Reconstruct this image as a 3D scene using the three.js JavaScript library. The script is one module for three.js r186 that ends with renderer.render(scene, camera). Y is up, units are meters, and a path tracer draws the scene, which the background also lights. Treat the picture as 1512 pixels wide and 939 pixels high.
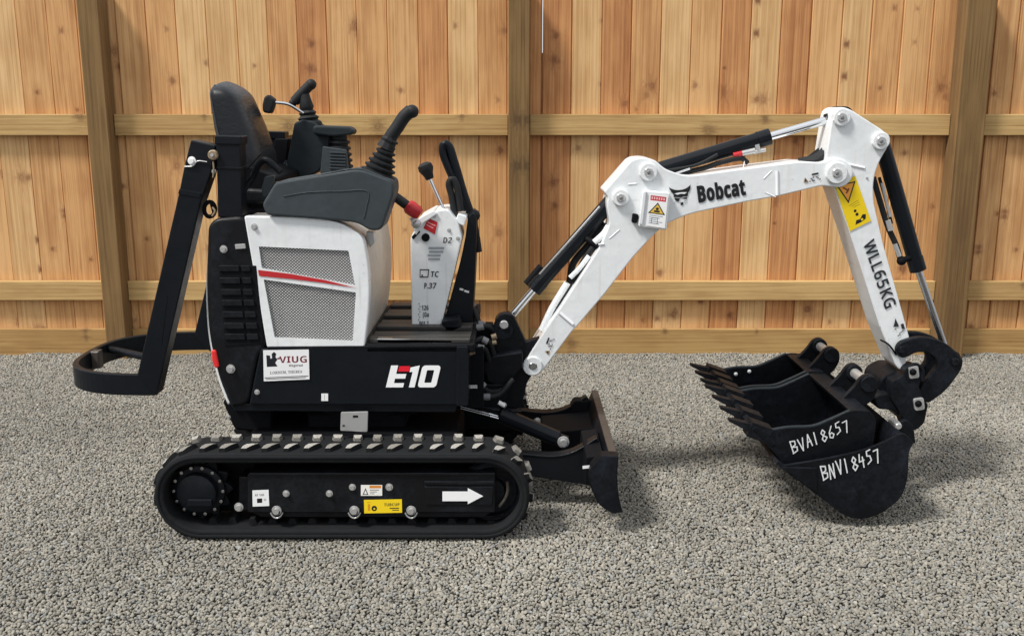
import * as THREE from 'three';
import { mergeGeometries, toCreasedNormals } from 'three/addons/utils/BufferGeometryUtils.js';

// ---------------------------------------------------------------- camera, sky, sun, exposure
const FOCAL = 1450, PW = 1512, PH = 939;                 // focal length in pixels of the photograph
const PITCH = Math.atan((PH / 2 - 160) / FOCAL), EYE_Y = 1.385, EYE_Z = 3.51;
const scene = new THREE.Scene();
const camera = new THREE.PerspectiveCamera(2 * Math.atan(PH / 2 / FOCAL) * 180 / Math.PI, PW / PH, 0.05, 400);
camera.position.set(0, EYE_Y, EYE_Z);
camera.rotation.set(-PITCH, 0, 0);
scene.add(camera);

const SUN = new THREE.Vector3(-0.62, 1, 0.36).normalize();
function makeSky() {
  const W = 256, H = 128, data = new Float32Array(W * H * 4);
  for (let j = 0; j < H; j++) for (let i = 0; i < W; i++) {
    const el = ((j + 0.5) / H - 0.5) * Math.PI, az = ((i + 0.5) / W - 0.5) * 2 * Math.PI;
    const d = new THREE.Vector3(Math.cos(az) * Math.cos(el), Math.sin(el), Math.sin(az) * Math.cos(el));
    const s = Math.max(0, d.y), c = Math.max(0, d.dot(SUN));
    const L = 0.53 + 0.12 * s + 0.3 * Math.pow(c, 5);
    const o = (j * W + i) * 4, k = 0.3 + 0.7 * Math.pow(c, 3);
    data[o] = L * (0.93 + 0.06 * k); data[o + 1] = L * (0.985 + 0.01 * k); data[o + 2] = L * (1.07 - 0.06 * k); data[o + 3] = 1;
  }
  const t = new THREE.DataTexture(data, W, H, THREE.RGBAFormat, THREE.FloatType);
  t.mapping = THREE.EquirectangularReflectionMapping; t.magFilter = THREE.LinearFilter; t.needsUpdate = true;
  return t;
}
const skyTexture = makeSky();
scene.background = skyTexture; scene.environment = skyTexture;
scene.backgroundIntensity = 1; scene.environmentIntensity = 1;

const sun = new THREE.DirectionalLight(new THREE.Color(1, 0.965, 0.92), 2.9);
sun.position.copy(SUN).multiplyScalar(12);
sun.castShadow = true; sun.shadow.radius = 20; sun.shadow.mapSize.set(2048, 2048);
Object.assign(sun.shadow.camera, { left: -4, right: 4, top: 4, bottom: -4, near: 1, far: 30 });
scene.add(sun);

const renderer = new THREE.WebGLRenderer({ antialias: true });
renderer.shadowMap.enabled = true;
renderer.toneMapping = THREE.LinearToneMapping;
renderer.toneMappingExposure = 1.38;

// ---------------------------------------------------------------- helpers
let seed = 7;
const rnd = () => { seed = (seed + 0x6d2b79f5) | 0; let t = Math.imul(seed ^ (seed >>> 15), 1 | seed); t = (t + Math.imul(t ^ (t >>> 7), 61 | t)) ^ t; return ((t ^ (t >>> 14)) >>> 0) / 4294967296; };
const rr = (a, b) => a + (b - a) * rnd();
const V = (x, y, z) => new THREE.Vector3(x, y, z);
const cP = Math.cos(PITCH), sP = Math.sin(PITCH);
// world point on the upright plane z that the photograph shows at pixel (px, py): only used to measure the real shapes
function U(px, py, z) {
  const dx = (px - PW / 2) / FOCAL, dy = -(py - PH / 2) / FOCAL;
  const t = (z - EYE_Z) / (-cP - dy * sP);
  return V(dx * t, EYE_Y + (dy * cP - sP) * t, z);
}
const mPerPx = (px, py, z) => U(px + 1, py, z).x - U(px, py, z).x;
const names = new Map();
function numbered(n) { const k = names.get(n) ?? 0; names.set(n, k + 1); return k ? n + '_' + String(k).padStart(3, '0') : n; }
function shadows(o) { o.traverse((m) => { if (m.isMesh) { m.castShadow = true; m.receiveShadow = true; } }); return o; }
function thing(name, label, category, p, group) {
  const o = new THREE.Group(); o.name = numbered(name); o.position.copy(p); o.userData = { label, category };
  if (group) o.userData.group = group;
  scene.add(o); return o;
}
const clean = (g) => { let h = g.index ? g.toNonIndexed() : g; for (const k of Object.keys(h.attributes)) if (!['position', 'normal', 'uv'].includes(k)) h.deleteAttribute(k); return h; };
const merge = (l) => { const a = l.flat(9).filter(Boolean).map(clean); return a.length === 1 ? a[0] : mergeGeometries(a); };
let BASE = V(0, 0, 0);
// one named Mesh from world-space geometry, under the thing (or part) that BASE belongs to
function part(name, geo, material, parent, label) {
  const g = merge([geo]); g.translate(-BASE.x, -BASE.y, -BASE.z);
  const m = new THREE.Mesh(g, material); m.name = name; if (label) m.userData.label = label;
  parent.add(m); return m;
}
function sub(name, parent) { const g = new THREE.Group(); g.name = name; parent.add(g); return g; }
// rounds the corners of a closed outline of Vector2
function rounded(pts, r, n = 5) {
  const out = [], N = pts.length;
  for (let i = 0; i < N; i++) {
    const p = pts[i], a = pts[(i + N - 1) % N], b = pts[(i + 1) % N];
    const ri = p.r ?? r;
    const da = a.clone().sub(p), db = b.clone().sub(p), k = Math.min(ri, da.length() * 0.48, db.length() * 0.48);
    if (k < 1e-4) { out.push(p.clone()); continue; }
    const s = p.clone().addScaledVector(da.normalize(), k), e = p.clone().addScaledVector(db.normalize(), k);
    for (let j = 0; j <= n; j++) { const t = j / n; out.push(V2(s.x * (1 - t) * (1 - t) + 2 * p.x * t * (1 - t) + e.x * t * t, s.y * (1 - t) * (1 - t) + 2 * p.y * t * (1 - t) + e.y * t * t)); }
  }
  return out;
}
const V2 = (x, y) => new THREE.Vector2(x, y);
const outline = (px, z) => px.map(([x, y, r]) => { const p = U(x, y, z), q = V2(p.x, p.y); if (r !== undefined) q.r = r * mPerPx(x, y, z); return q; });
// solid between depths z0 < z1 whose outline, on its front face z1, is given in pixels of the photograph; r in metres
function solid(px, z0, z1, { r = 0.004, b = 0.003, holes = [], seg = 2, pts, crease } = {}) {
  r = Math.max(r, b * 1.6);
  const o = pts ?? rounded(outline(px, z1), r);
  const s = new THREE.Shape(o);
  for (const h of holes) s.holes.push(new THREE.Path(h.pts ?? rounded(outline(h.px ?? h, z1), Math.max(h.r ?? r, r))));
  const g = new THREE.ExtrudeGeometry(s, { depth: z1 - z0 - 2 * b, bevelEnabled: b > 0, bevelThickness: b, bevelSize: b, bevelOffset: -b, bevelSegments: seg, curveSegments: 8 });
  g.translate(0, 0, z0 + b);
  return g;
}
function orient(g, a, b) {
  const d = b.clone().sub(a), q = new THREE.Quaternion().setFromUnitVectors(V(0, 1, 0), d.clone().normalize());
  g.applyQuaternion(q); g.translate(a.x, a.y, a.z); return g;
}
function rod(a, b, r, r2 = r, n = 20) { const L = a.distanceTo(b), g = new THREE.CylinderGeometry(r2, r, L, n); g.translate(0, L / 2, 0); return orient(g, a, b); }
function lathe(a, b, prof, n = 24) { const L = a.distanceTo(b); return orient(toCreasedNormals(new THREE.LatheGeometry(prof.map(([t, r]) => V2(Math.max(r, 1e-4), t * L)), n), 0.7), a, b); }
// rod with chamfered ends
const barrel = (a, b, r, n = 28) => { const c = Math.min(0.004, r * 0.3) / a.distanceTo(b); return lathe(a, b, [[0, 0], [0, r * 0.82], [c, r], [c, r], [1 - c, r], [1 - c, r], [1, r * 0.82], [1, 0]], n); };
const tube = (pts, r, n = 32, k = 8, closed = false) => new THREE.TubeGeometry(new THREE.CatmullRomCurve3(pts, closed, 'centripetal'), n, r, k, closed);
function box(x0, x1, y0, y1, z0, z1, b = 0.003) {
  const s = new THREE.Shape([V2(x0, y0), V2(x1, y0), V2(x1, y1), V2(x0, y1)]);
  const g = new THREE.ExtrudeGeometry(s, { depth: z1 - z0 - 2 * b, bevelEnabled: b > 0, bevelThickness: b, bevelSize: b, bevelOffset: -b, bevelSegments: 1 });
  g.translate(0, 0, z0 + b); return g;
}
function ball(c, rx, ry = rx, rz = rx, n = 18) { const g = new THREE.SphereGeometry(1, n, n >> 1); g.scale(rx, ry, rz); g.translate(c.x, c.y, c.z); return g; }
// flat print on a face: four pixel corners (clockwise from top left of the print) on plane z
function printQuad(px, z) {
  const p = px.map(([x, y]) => U(x, y, z)), g = new THREE.BufferGeometry();
  g.setAttribute('position', new THREE.Float32BufferAttribute([p[0], p[3], p[2], p[0], p[2], p[1]].flatMap((v) => [v.x, v.y, v.z]), 3));
  g.setAttribute('uv', new THREE.Float32BufferAttribute([0, 1, 0, 0, 1, 0, 0, 1, 1, 0, 1, 1], 2));
  g.computeVertexNormals(); return g;
}
function canvasTex(w, h, draw) {
  const c = document.createElement('canvas'); c.width = w; c.height = h; const x = c.getContext('2d');
  draw(x, w, h);
  const t = new THREE.CanvasTexture(c); t.colorSpace = THREE.SRGBColorSpace; t.magFilter = THREE.LinearFilter; return t;
}
const printMat = (tex, rough = 0.45) => new THREE.MeshPhysicalMaterial({ map: tex, roughness: rough, alphaTest: 0.5 });
const inkMat = (tex, rough = 0.5) => new THREE.MeshPhysicalMaterial({ map: tex, roughness: rough, transparent: true });
function decal(name, px, z, parent, w, h, draw, ink = true) { return part(name, printQuad(px, z), (ink ? inkMat : printMat)(canvasTex(w, h, draw)), parent); }

// value noise
const hash = (x, y, s) => { let h = Math.imul(x | 0, 374761393) ^ Math.imul(y | 0, 668265263) ^ Math.imul(s | 0, 2147483647); h = Math.imul(h ^ (h >>> 13), 1274126177); return ((h ^ (h >>> 16)) >>> 0) / 4294967296; };
function vnoise(x, y, s, wx = 0, wy = 0) {
  const xi = Math.floor(x), yi = Math.floor(y), u = x - xi, v = y - yi, a = u * u * (3 - 2 * u), b = v * v * (3 - 2 * v);
  const w = (i, n) => n ? ((i % n) + n) % n : i;
  const h = (i, j) => hash(w(xi + i, wx), w(yi + j, wy), s);
  return (h(0, 0) * (1 - a) + h(1, 0) * a) * (1 - b) + (h(0, 1) * (1 - a) + h(1, 1) * a) * b;
}
const fbm = (x, y, s, o = 4) => { let f = 0, a = 0.5; for (let i = 0; i < o; i++) { f += a * vnoise(x, y, s + i * 17); x *= 2.03; y *= 2.03; a *= 0.5; } return f; };
function dataTex(w, h, f, srgb = true, wrap = THREE.RepeatWrapping) {
  const d = new Uint8Array(w * h * 4);
  for (let j = 0; j < h; j++) for (let i = 0; i < w; i++) { const c = f(i / w, j / h), o = (j * w + i) * 4; d[o] = c[0]; d[o + 1] = c[1]; d[o + 2] = c[2]; d[o + 3] = 255; }
  const t = new THREE.DataTexture(d, w, h); t.magFilter = THREE.LinearFilter; t.wrapS = t.wrapT = wrap;
  if (srgb) t.colorSpace = THREE.SRGBColorSpace; t.needsUpdate = true; return t;
}
// tiling grime: period of one metre in uv
const tnoise = (u, v, f, s) => vnoise(u * f, v * f, s, f, f);
const paintTex = dataTex(1024, 1024, (u, v) => {
  const n = 0.5 * tnoise(u, v, 7, 11) + 0.3 * tnoise(u, v, 29, 12) + 0.2 * tnoise(u, v, 120, 13), run = Math.max(0, vnoise(u * 90, v * 5, 14, 90, 5) - 0.72) * 0.2 * tnoise(u, v, 6, 15);
  const chip = tnoise(u, v, 70, 16) > 0.9 && tnoise(u, v, 9, 17) > 0.75 ? 0.05 : 0, scuff = Math.max(0, vnoise(u * 16 + v * 5, v * 150 - u * 40, 18, 16, 0) - 0.9) * (tnoise(u, v, 8, 19) > 0.6 ? 0.5 : 0);
  const g = 255 * Math.min(1, 0.94 + 0.1 * n - run - chip - Math.min(0.2, scuff)); return [g, g * (1 - 0.04 * run * 8), g * (0.99 - 0.08 * run * 6)];
});
const grimeTex = dataTex(512, 512, (u, v) => {
  const n = 0.5 * tnoise(u, v, 9, 1) + 0.3 * tnoise(u, v, 31, 2) + 0.2 * tnoise(u, v, 97, 3), sp = tnoise(u, v, 160, 5) > 0.95 ? 0.05 : 0;
  const g = 255 * Math.min(1, 0.9 + 0.16 * n - sp); return [g, g * 0.995, g * 0.985];
});
const roughTex = dataTex(512, 512, (u, v) => {
  const n = 0.45 * tnoise(u, v, 11, 21) + 0.35 * tnoise(u, v, 43, 22) + 0.2 * tnoise(u, v, 151, 23), g = 255 * (0.55 + 0.45 * n); return [g, g, g];
}, false);
const peelTex = dataTex(256, 256, (u, v) => { const g = 255 * (0.6 * tnoise(u, v, 64, 31) + 0.4 * tnoise(u, v, 23, 32)); return [g, g, g]; }, false);
const dustTex = dataTex(512, 512, (u, v) => {            // dusty black paint: patchy pale dust over black
  const n = Math.max(0, 0.6 * tnoise(u, v, 7, 41) + 0.3 * tnoise(u, v, 37, 42) + 0.3 * tnoise(u, v, 140, 43) - 0.5);
  const s = 22 + 46 * n; return [s, s * 1.03, s * 1.09];
});

const lin = (r, g, b) => new THREE.Color().setRGB(r, g, b);
const mat = (c, roughness, o = {}) => new THREE.MeshPhysicalMaterial({ color: c, roughness, ...o });
const M = {
  white: mat(lin(0.82, 0.845, 0.87), 0.52, { map: paintTex, roughnessMap: roughTex, bumpMap: peelTex, bumpScale: 0.0006, clearcoat: 0.5, clearcoatRoughness: 0.2 }),
  weld: mat(lin(0.85, 0.86, 0.87), 0.5),
  black: mat(lin(0.55, 0.6, 0.7), 0.62, { specularIntensity: 0.45, map: dustTex, roughnessMap: roughTex, bumpMap: peelTex, bumpScale: 0.0005 }),
  cast: mat(lin(0.5, 0.58, 0.72), 0.6, { specularIntensity: 0.32, map: dustTex, roughnessMap: roughTex, bumpMap: peelTex, bumpScale: 0.0015 }),
  satin: mat(lin(0.006, 0.0078, 0.0105), 0.48, { specularIntensity: 0.4, roughnessMap: roughTex, bumpMap: peelTex, bumpScale: 0.0004 }),
  dark: mat(lin(0.003, 0.0035, 0.005), 0.7, { specularIntensity: 0.3 }),
  plastic: mat(lin(0.046, 0.058, 0.066), 0.72, { specularIntensity: 0.6, map: grimeTex, roughnessMap: roughTex, bumpMap: peelTex, bumpScale: 0.0008 }),
  slate: mat(lin(0.016, 0.023, 0.028), 0.72, { specularIntensity: 0.5, map: grimeTex, roughnessMap: roughTex, bumpMap: peelTex, bumpScale: 0.0008 }),
  rubber: mat(lin(0.011, 0.012, 0.0135), 0.85, { specularIntensity: 0.4, map: grimeTex, bumpMap: peelTex, bumpScale: 0.002 }),
  boot: mat(lin(0.014, 0.015, 0.016), 0.6, { specularIntensity: 0.5 }),
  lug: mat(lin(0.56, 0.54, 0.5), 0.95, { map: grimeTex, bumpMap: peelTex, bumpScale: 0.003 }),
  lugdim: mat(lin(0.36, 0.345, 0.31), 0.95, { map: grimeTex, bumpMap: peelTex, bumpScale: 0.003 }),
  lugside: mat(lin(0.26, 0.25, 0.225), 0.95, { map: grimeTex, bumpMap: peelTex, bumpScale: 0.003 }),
  vinyl: mat(lin(0.012, 0.014, 0.017), 0.46, { specularIntensity: 0.6, map: grimeTex, roughnessMap: roughTex, bumpMap: peelTex, bumpScale: 0.0008 }),
  chrome: mat(lin(0.78, 0.79, 0.8), 0.16, { metalness: 1 }),
  dullsteel: mat(lin(0.5, 0.5, 0.5), 0.35, { metalness: 1, roughnessMap: roughTex }),
  zinc: mat(lin(0.55, 0.55, 0.54), 0.5, { metalness: 0.6, roughnessMap: roughTex }),
  gunmetal: mat(lin(0.16, 0.16, 0.165), 0.5),
  brass: mat(lin(0.3, 0.23, 0.15), 0.6, { metalness: 0.4 }),
  red: mat(lin(0.5, 0.02, 0.025), 0.4),
  lamp: mat(lin(0.75, 0.03, 0.03), 0.25, { clearcoat: 0.6 }),
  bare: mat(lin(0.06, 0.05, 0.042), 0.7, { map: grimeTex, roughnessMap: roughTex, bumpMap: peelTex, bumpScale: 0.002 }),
  paintwhite: mat(lin(0.85, 0.85, 0.85), 0.6),
};

// ---------------------------------------------------------------- ground and gravel
const groundTex = dataTex(512, 512, (u, v) => { const n = 0.5 * tnoise(u, v, 64, 61) + 0.5 * tnoise(u, v, 128, 62), g = 34 + 50 * n; return [g, g * 0.97, g * 0.92]; });  // dark base tone stands in for shade in the gaps between stones
groundTex.repeat.set(1, 1);
{
  const N = 96, g = new THREE.PlaneGeometry(120, 120, N, N); g.rotateX(-Math.PI / 2);
  const uv = g.attributes.uv, p = g.attributes.position;
  for (let i = 0; i < p.count; i++) uv.setXY(i, p.getX(i), p.getZ(i));
  const m = new THREE.Mesh(g, new THREE.MeshPhysicalMaterial({ color: lin(0.8, 0.8, 0.8), map: groundTex, roughness: 0.95, bumpMap: groundTex, bumpScale: 0.006 }));
  m.name = 'ground'; m.userData = { label: 'grey gravel yard ground under the machine and fence', kind: 'structure' }; m.position.y = -0.006; scene.add(m);
}
{
  const gravel = new THREE.Group(); gravel.name = 'gravel';
  gravel.userData = { label: 'small grey and buff gravel stones spread across the yard', category: 'gravel', kind: 'stuff' }; scene.add(gravel);
  const X0 = -3.3, X1 = 3.3, Z0 = -2.02, Z1 = 1.7, S = 0.0088, places = [[], [], [], []];
  for (let z = Z0; z < Z1; z += S) for (let x = X0; x < X1; x += S) places[(rnd() * 4) | 0].push([x + rr(-0.5, 0.5) * S, z + rr(-0.5, 0.5) * S]);
  const o = new THREE.Object3D(), c = new THREE.Color();
  const stone = mat(lin(1, 1, 1), 0.9);
  places.forEach((list, k) => {
    const g = new THREE.IcosahedronGeometry(1, 1), p = g.attributes.position;
    for (let i = 0; i < p.count; i++) {
      const v = V(p.getX(i), p.getY(i), p.getZ(i)), n = 0.8 + 0.36 * vnoise(v.x * 1.3 + 5, v.y * 1.3 + v.z * 1.7 + 9, 70 + k);
      p.setXYZ(i, v.x * n, v.y * n * 0.8, v.z * n);
    }
    g.computeVertexNormals();
    const m = new THREE.InstancedMesh(g, stone, list.length); m.name = 'gravel_stones'; m.castShadow = m.receiveShadow = true;
    list.forEach(([x, z], i) => {
      const big = rnd() < 0.03 ? rr(1.1, 1.4) : rnd() < 0.3 ? rr(0.62, 0.85) : 1, s = rr(0.0044, 0.0064) * big;
      o.position.set(x, rr(-0.0025, 0.0045) + 0.005 * (vnoise(x * 3, z * 3, 88) - 0.5) + Math.max(0, (-1.8 - z) / 0.15) * 0.022 * vnoise(x * 7, z * 2, 89), z);
      o.rotation.set(rr(0, 6.3), rr(0, 6.3), rr(0, 6.3)); o.scale.set(s * rr(0.85, 1.25), s * rr(0.7, 1), s * rr(0.85, 1.2)); o.updateMatrix(); m.setMatrixAt(i, o.matrix);
      const t = rnd(), L = (0.205 + 0.11 * rnd() + (rnd() < 0.03 ? 0.1 : 0) - (rnd() < 0.15 ? 0.08 : 0)) * (0.76 + 0.46 * fbm(x * 1.6, z * 1.6, 90, 4));
      if (t < 0.6) c.setRGB(L * 1.08, L * 1.01, L * 0.85); else if (t < 0.78) c.setRGB(L, L, L * 0.94); else c.setRGB(L * 1.09, L, L * 0.82);
      m.setColorAt(i, c);
    });
    gravel.add(m);
  });
}

// ---------------------------------------------------------------- fence
const FZ = -1.97;                                          // front of the boards
function woodTex(s, pale, dark, knot, w, h, across, along, knots, soft = 1) {
  const ks = Array.from({ length: knots }, () => [rr(0.08, 0.92), rr(0.03, 0.97), rr(0.007, 0.017) * (rnd() < 0.4 ? 0.55 : 1), rr(0.45, 1)]);
  const f1 = rr(5, 9), ph = rr(0, 9), tilt = rr(-0.5, 0.5);
  return dataTex(w, h, (u, v) => {
    let d = (u + ph + tilt * v) * f1 + 3.2 * fbm(u * 1.1 + s, v * along * 0.55, s, 2), dk = 0;
    for (const [ku, kv, r, st] of ks) {
      const a = (u - ku) * across, b = (v - kv) * along, wob = 1 + 0.5 * (vnoise(u * 14, v * along * 60, s + 3) - 0.5), q = Math.sqrt(a * a + b * b / 1.8) / r / wob;
      d += 1.6 * Math.exp(-q * q / 7) * (a > 0 ? 1 : -1) * 0.6;
      dk = Math.max(dk, st * (q < 1 ? 0.75 + 0.2 * Math.cos(q * 11) : 0.62 * Math.exp(-(q - 1) * 1.1) * (0.5 + vnoise(u * 30, v * along * 12, s + 8))));
    }
    const fr = ((d % 1) + 1) % 1, ring = Math.pow(fr, 3) * (1 - Math.pow(fr, 14));
    const fine = fbm(u * across * 700, v * along * 5, s + 5, 3), streak = fbm(u * across * 150, v * along * 1.1, s + 6, 2), tone = fbm(u * 0.9, v * along * 0.45, s + 9, 3), patch = fbm(u * 3, v * along * 6, s + 12, 3);
    const t = Math.min(1, Math.max(0, soft * (0.38 * ring + 1.0 * (fine - 0.36) + 0.8 * (streak - 0.4)) + 0.8 * (tone - 0.42) + 0.75 * (patch - 0.5) + 0.2));
    const k = Math.min(1, dk) * 0.9;
    return [0, 1, 2].map((c) => Math.min(255, (pale[c] * (1 - t) + dark[c] * t) * (1 - k) + knot[c] * k));
  }, true, THREE.MirroredRepeatWrapping);
}
const boardMats = [];
for (let i = 0; i < 14; i++) {
  const k = i % 4, pale = [[223, 176, 120], [218, 168, 112], [228, 188, 134], [210, 153, 99]][k], dark = [[174, 122, 74], [166, 113, 67], [184, 138, 87], [156, 99, 57]][k];
  const t = woodTex(200 + i * 13, pale, dark, [104, 60, 36], 96, 1024, 0.165, 2, 4 + (i * 5) % 5);
  boardMats.push(new THREE.MeshPhysicalMaterial({ map: t, roughness: 0.85, bumpMap: t, bumpScale: 0.002 }));
}
const railMats = [0, 1, 2].map((i) => { const t = woodTex(500 + i * 31, [200, 167, 111], [158, 122, 74], [104, 76, 46], 96, 1024, 0.12, 2.4, 3); return new THREE.MeshPhysicalMaterial({ map: t, roughness: 0.88, bumpMap: t, bumpScale: 0.0014 }); });
const boardRailMats = railMats.map((m) => { const c = m.clone(); c.color.setRGB(0.82, 0.77, 0.7); return c; });
const postMats = [0, 1, 2].map((i) => { const t = woodTex(700 + i * 31, [134, 105, 64], [94, 69, 39], [64, 46, 27], 96, 1024, 0.12, 2, 2); return new THREE.MeshPhysicalMaterial({ map: t, roughness: 0.9, bumpMap: t, bumpScale: 0.002 }); });
// gives a box-like piece uv: u across, v along its length
function woodUV(g, axis, len, du, dv, flip) {
  const p = g.attributes.position, uv = g.attributes.uv;
  for (let i = 0; i < p.count; i++) {
    const a = axis === 'y' ? p.getX(i) + p.getZ(i) : p.getY(i) + p.getZ(i), l = axis === 'y' ? p.getY(i) : p.getX(i);
    uv.setXY(i, (flip ? -a : a) / 0.17 + du, l / len + dv);
  }
  return g;
}
{
  BASE = V(0, 0, FZ);
  const fence = thing('wooden_fence', 'new softwood closeboard fence of vertical boards on posts and rails behind the excavator', 'fence', BASE);
  const edges = [-295, -250, -205, -160, -115, -70, -25, 20, 65.5, 110, 140, 168, 213, 257, 302, 348, 393, 437, 481, 525.6, 571, 617, 661, 706, 749.5, 783, 801, 802.2, 846, 890.7, 935, 979, 1024, 1069, 1112.5, 1157, 1202, 1248, 1292, 1338, 1383, 1424, 1446, 1476, 1511, 1556, 1600, 1645, 1690, 1735, 1780, 1825];
  const tones = [0, 1, 0, 3, 1, 0, 2, 0, 1, 1, 0, 0, 1, 2, 2, 2, 1, 3, 0, 1, 0, 3, 2, 1, 1, 3, -1, 3, 2, 3, 1, 2, 0, 3, 2, 3, 0, 2, 1, 0, 1, 0, 1, 0, 0, 1, 2, 0, 3, 1, 0];
  for (let i = 0; i + 1 < edges.length; i++) {
    if (tones[i] < 0) continue;                            // the open slit beside the middle post
    const a = U(edges[i], 0, FZ).x, b = U(edges[i + 1], 0, FZ).x, back = rr(0, 0.003), lap = edges[i + 1] === 801 ? -0.0005 : 0.012;
    // feather-edged board: thick at one edge, its thin edge lapped behind the next one
    const gap = rr(0.0035, 0.007), e = b - gap, s = new THREE.Shape([V2(a, -0.002), V2(a + 0.002, 0), V2(e - 0.002, -0.004 - back), V2(e, -0.007 - back), V2(e, -0.0115), V2(b + Math.max(lap, 0), -0.0165), V2(b + Math.max(lap, 0), -0.02), V2(a, -0.0155)]);
    const top = 2.0 + rr(-0.004, 0.004), g = new THREE.ExtrudeGeometry(s, { depth: top - 0.03, bevelEnabled: false });
    g.rotateX(-Math.PI / 2); g.translate(0, 0.03, FZ);
    const p = g.attributes.position; for (let k = 0; k < p.count; k++) p.setZ(k, 2 * FZ - p.getZ(k));  // extrusion turned up flips depth: put the lap behind
    const idx = []; for (let k = 0; k < p.count; k += 3) idx.push(k, k + 2, k + 1);
    g.setIndex(idx); const h = g.toNonIndexed(); h.computeVertexNormals();
    const q = h.attributes.position, uv = h.attributes.uv, off = rr(0, 1), fl = rnd() < 0.5;
    for (let k = 0; k < q.count; k++) { const t = (q.getX(k) - a) / 0.185; uv.setXY(k, 0.02 + 0.94 * (fl ? 1 - t : t), q.getY(k) / 2 + off); }
    const pool = boardMats.filter((_, n) => n % 4 === tones[i]);
    part('board', h, pool[(rnd() * pool.length) | 0], fence);
  }
  { const a = U(795, 0, FZ).x, b = U(808, 0, FZ).x; part('board', woodUV(box(a, b, 0.03, U(802, 78, FZ - 0.026).y, FZ - 0.03, FZ - 0.02, 0.001), 'y', 2, 0.2, 0.4), boardMats[3], fence); }
  const posts = [[111, 143, 0], [750.5, 783, 1], [1431, 1474, 2]], PF = FZ + 0.125;
  const px = posts.map(([a, b]) => [U(a, 0, PF).x, U(b, 0, PF).x]);
  px.forEach(([a, b], i) => { part('post', woodUV(box(a, b, -0.3, 2.02, FZ + 0.004, PF, 0.004), 'y', 2.3, rr(0, 1), rr(0, 1)), postMats[i], fence); });
  const spans = [[px[0][0] - 2.0, px[0][0]], [px[0][1], px[1][0]], [px[1][1], px[2][0]], [px[2][1], px[2][1] + 2.0]];
  const RF = FZ + 0.046;
  for (const [top, bot, nm, f] of [[168.5, 200, 'rail', RF], [415.5, 443.5, 'rail', RF], [486, 532, 'gravel_board', FZ + 0.034]]) spans.forEach(([a, b], i) => {
    const y1 = U(756, top, f).y, y0 = U(756, bot, f).y;
    part(nm, woodUV(box(a + 0.002, b - 0.002, y0, y1, FZ + 0.003, f, 0.003), 'x', 2.4, rr(0, 1), rr(0, 1), rnd() < 0.5), (nm === 'rail' ? railMats : boardRailMats)[(i + (top > 300 ? 1 : 0)) % 3], fence);
  });
  shadows(fence);
}

// ---------------------------------------------------------------- mini excavator
BASE = V(U(500, 790, 0.44).x, 0, 0);
const exc = thing('mini_excavator', 'white and black mini excavator on rubber tracks in front of the wooden fence', 'excavator', BASE);
// hex-headed bolt facing the camera side, shared geometry
const boltGeo = (() => { const h = new THREE.CylinderGeometry(1, 1, 0.9, 6), w = new THREE.CylinderGeometry(1.5, 1.6, 0.3, 18); h.translate(0, 0.6, 0); const g = mergeGeometries([h, w].map((x) => x.toNonIndexed())); g.rotateX(Math.PI / 2); return g; })();
function bolt(px, py, z, rpx, parent, material = M.zinc, name = 'bolt') {
  const p = U(px, py, z), m = new THREE.Mesh(boltGeo, material), s = rpx * mPerPx(px, py, z) / 1.5; m.name = name;
  m.position.copy(p).sub(BASE); m.scale.setScalar(s); m.rotation.z = rnd() * 3; parent.add(m); return m;
}
const disc = (px, py, z0, z1, rpx, n = 28) => { const p = U(px, py, z1), r = rpx * mPerPx(px, py, z1); return lathe(V(p.x, p.y, z0), V(p.x, p.y, z1), [[0, 0], [0, r], [1 - Math.min(0.5, 0.003 / (z1 - z0)), r], [1, r - 0.003], [1, 0]], n); };

const HZ = 0.345;                                          // near side of the house
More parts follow.
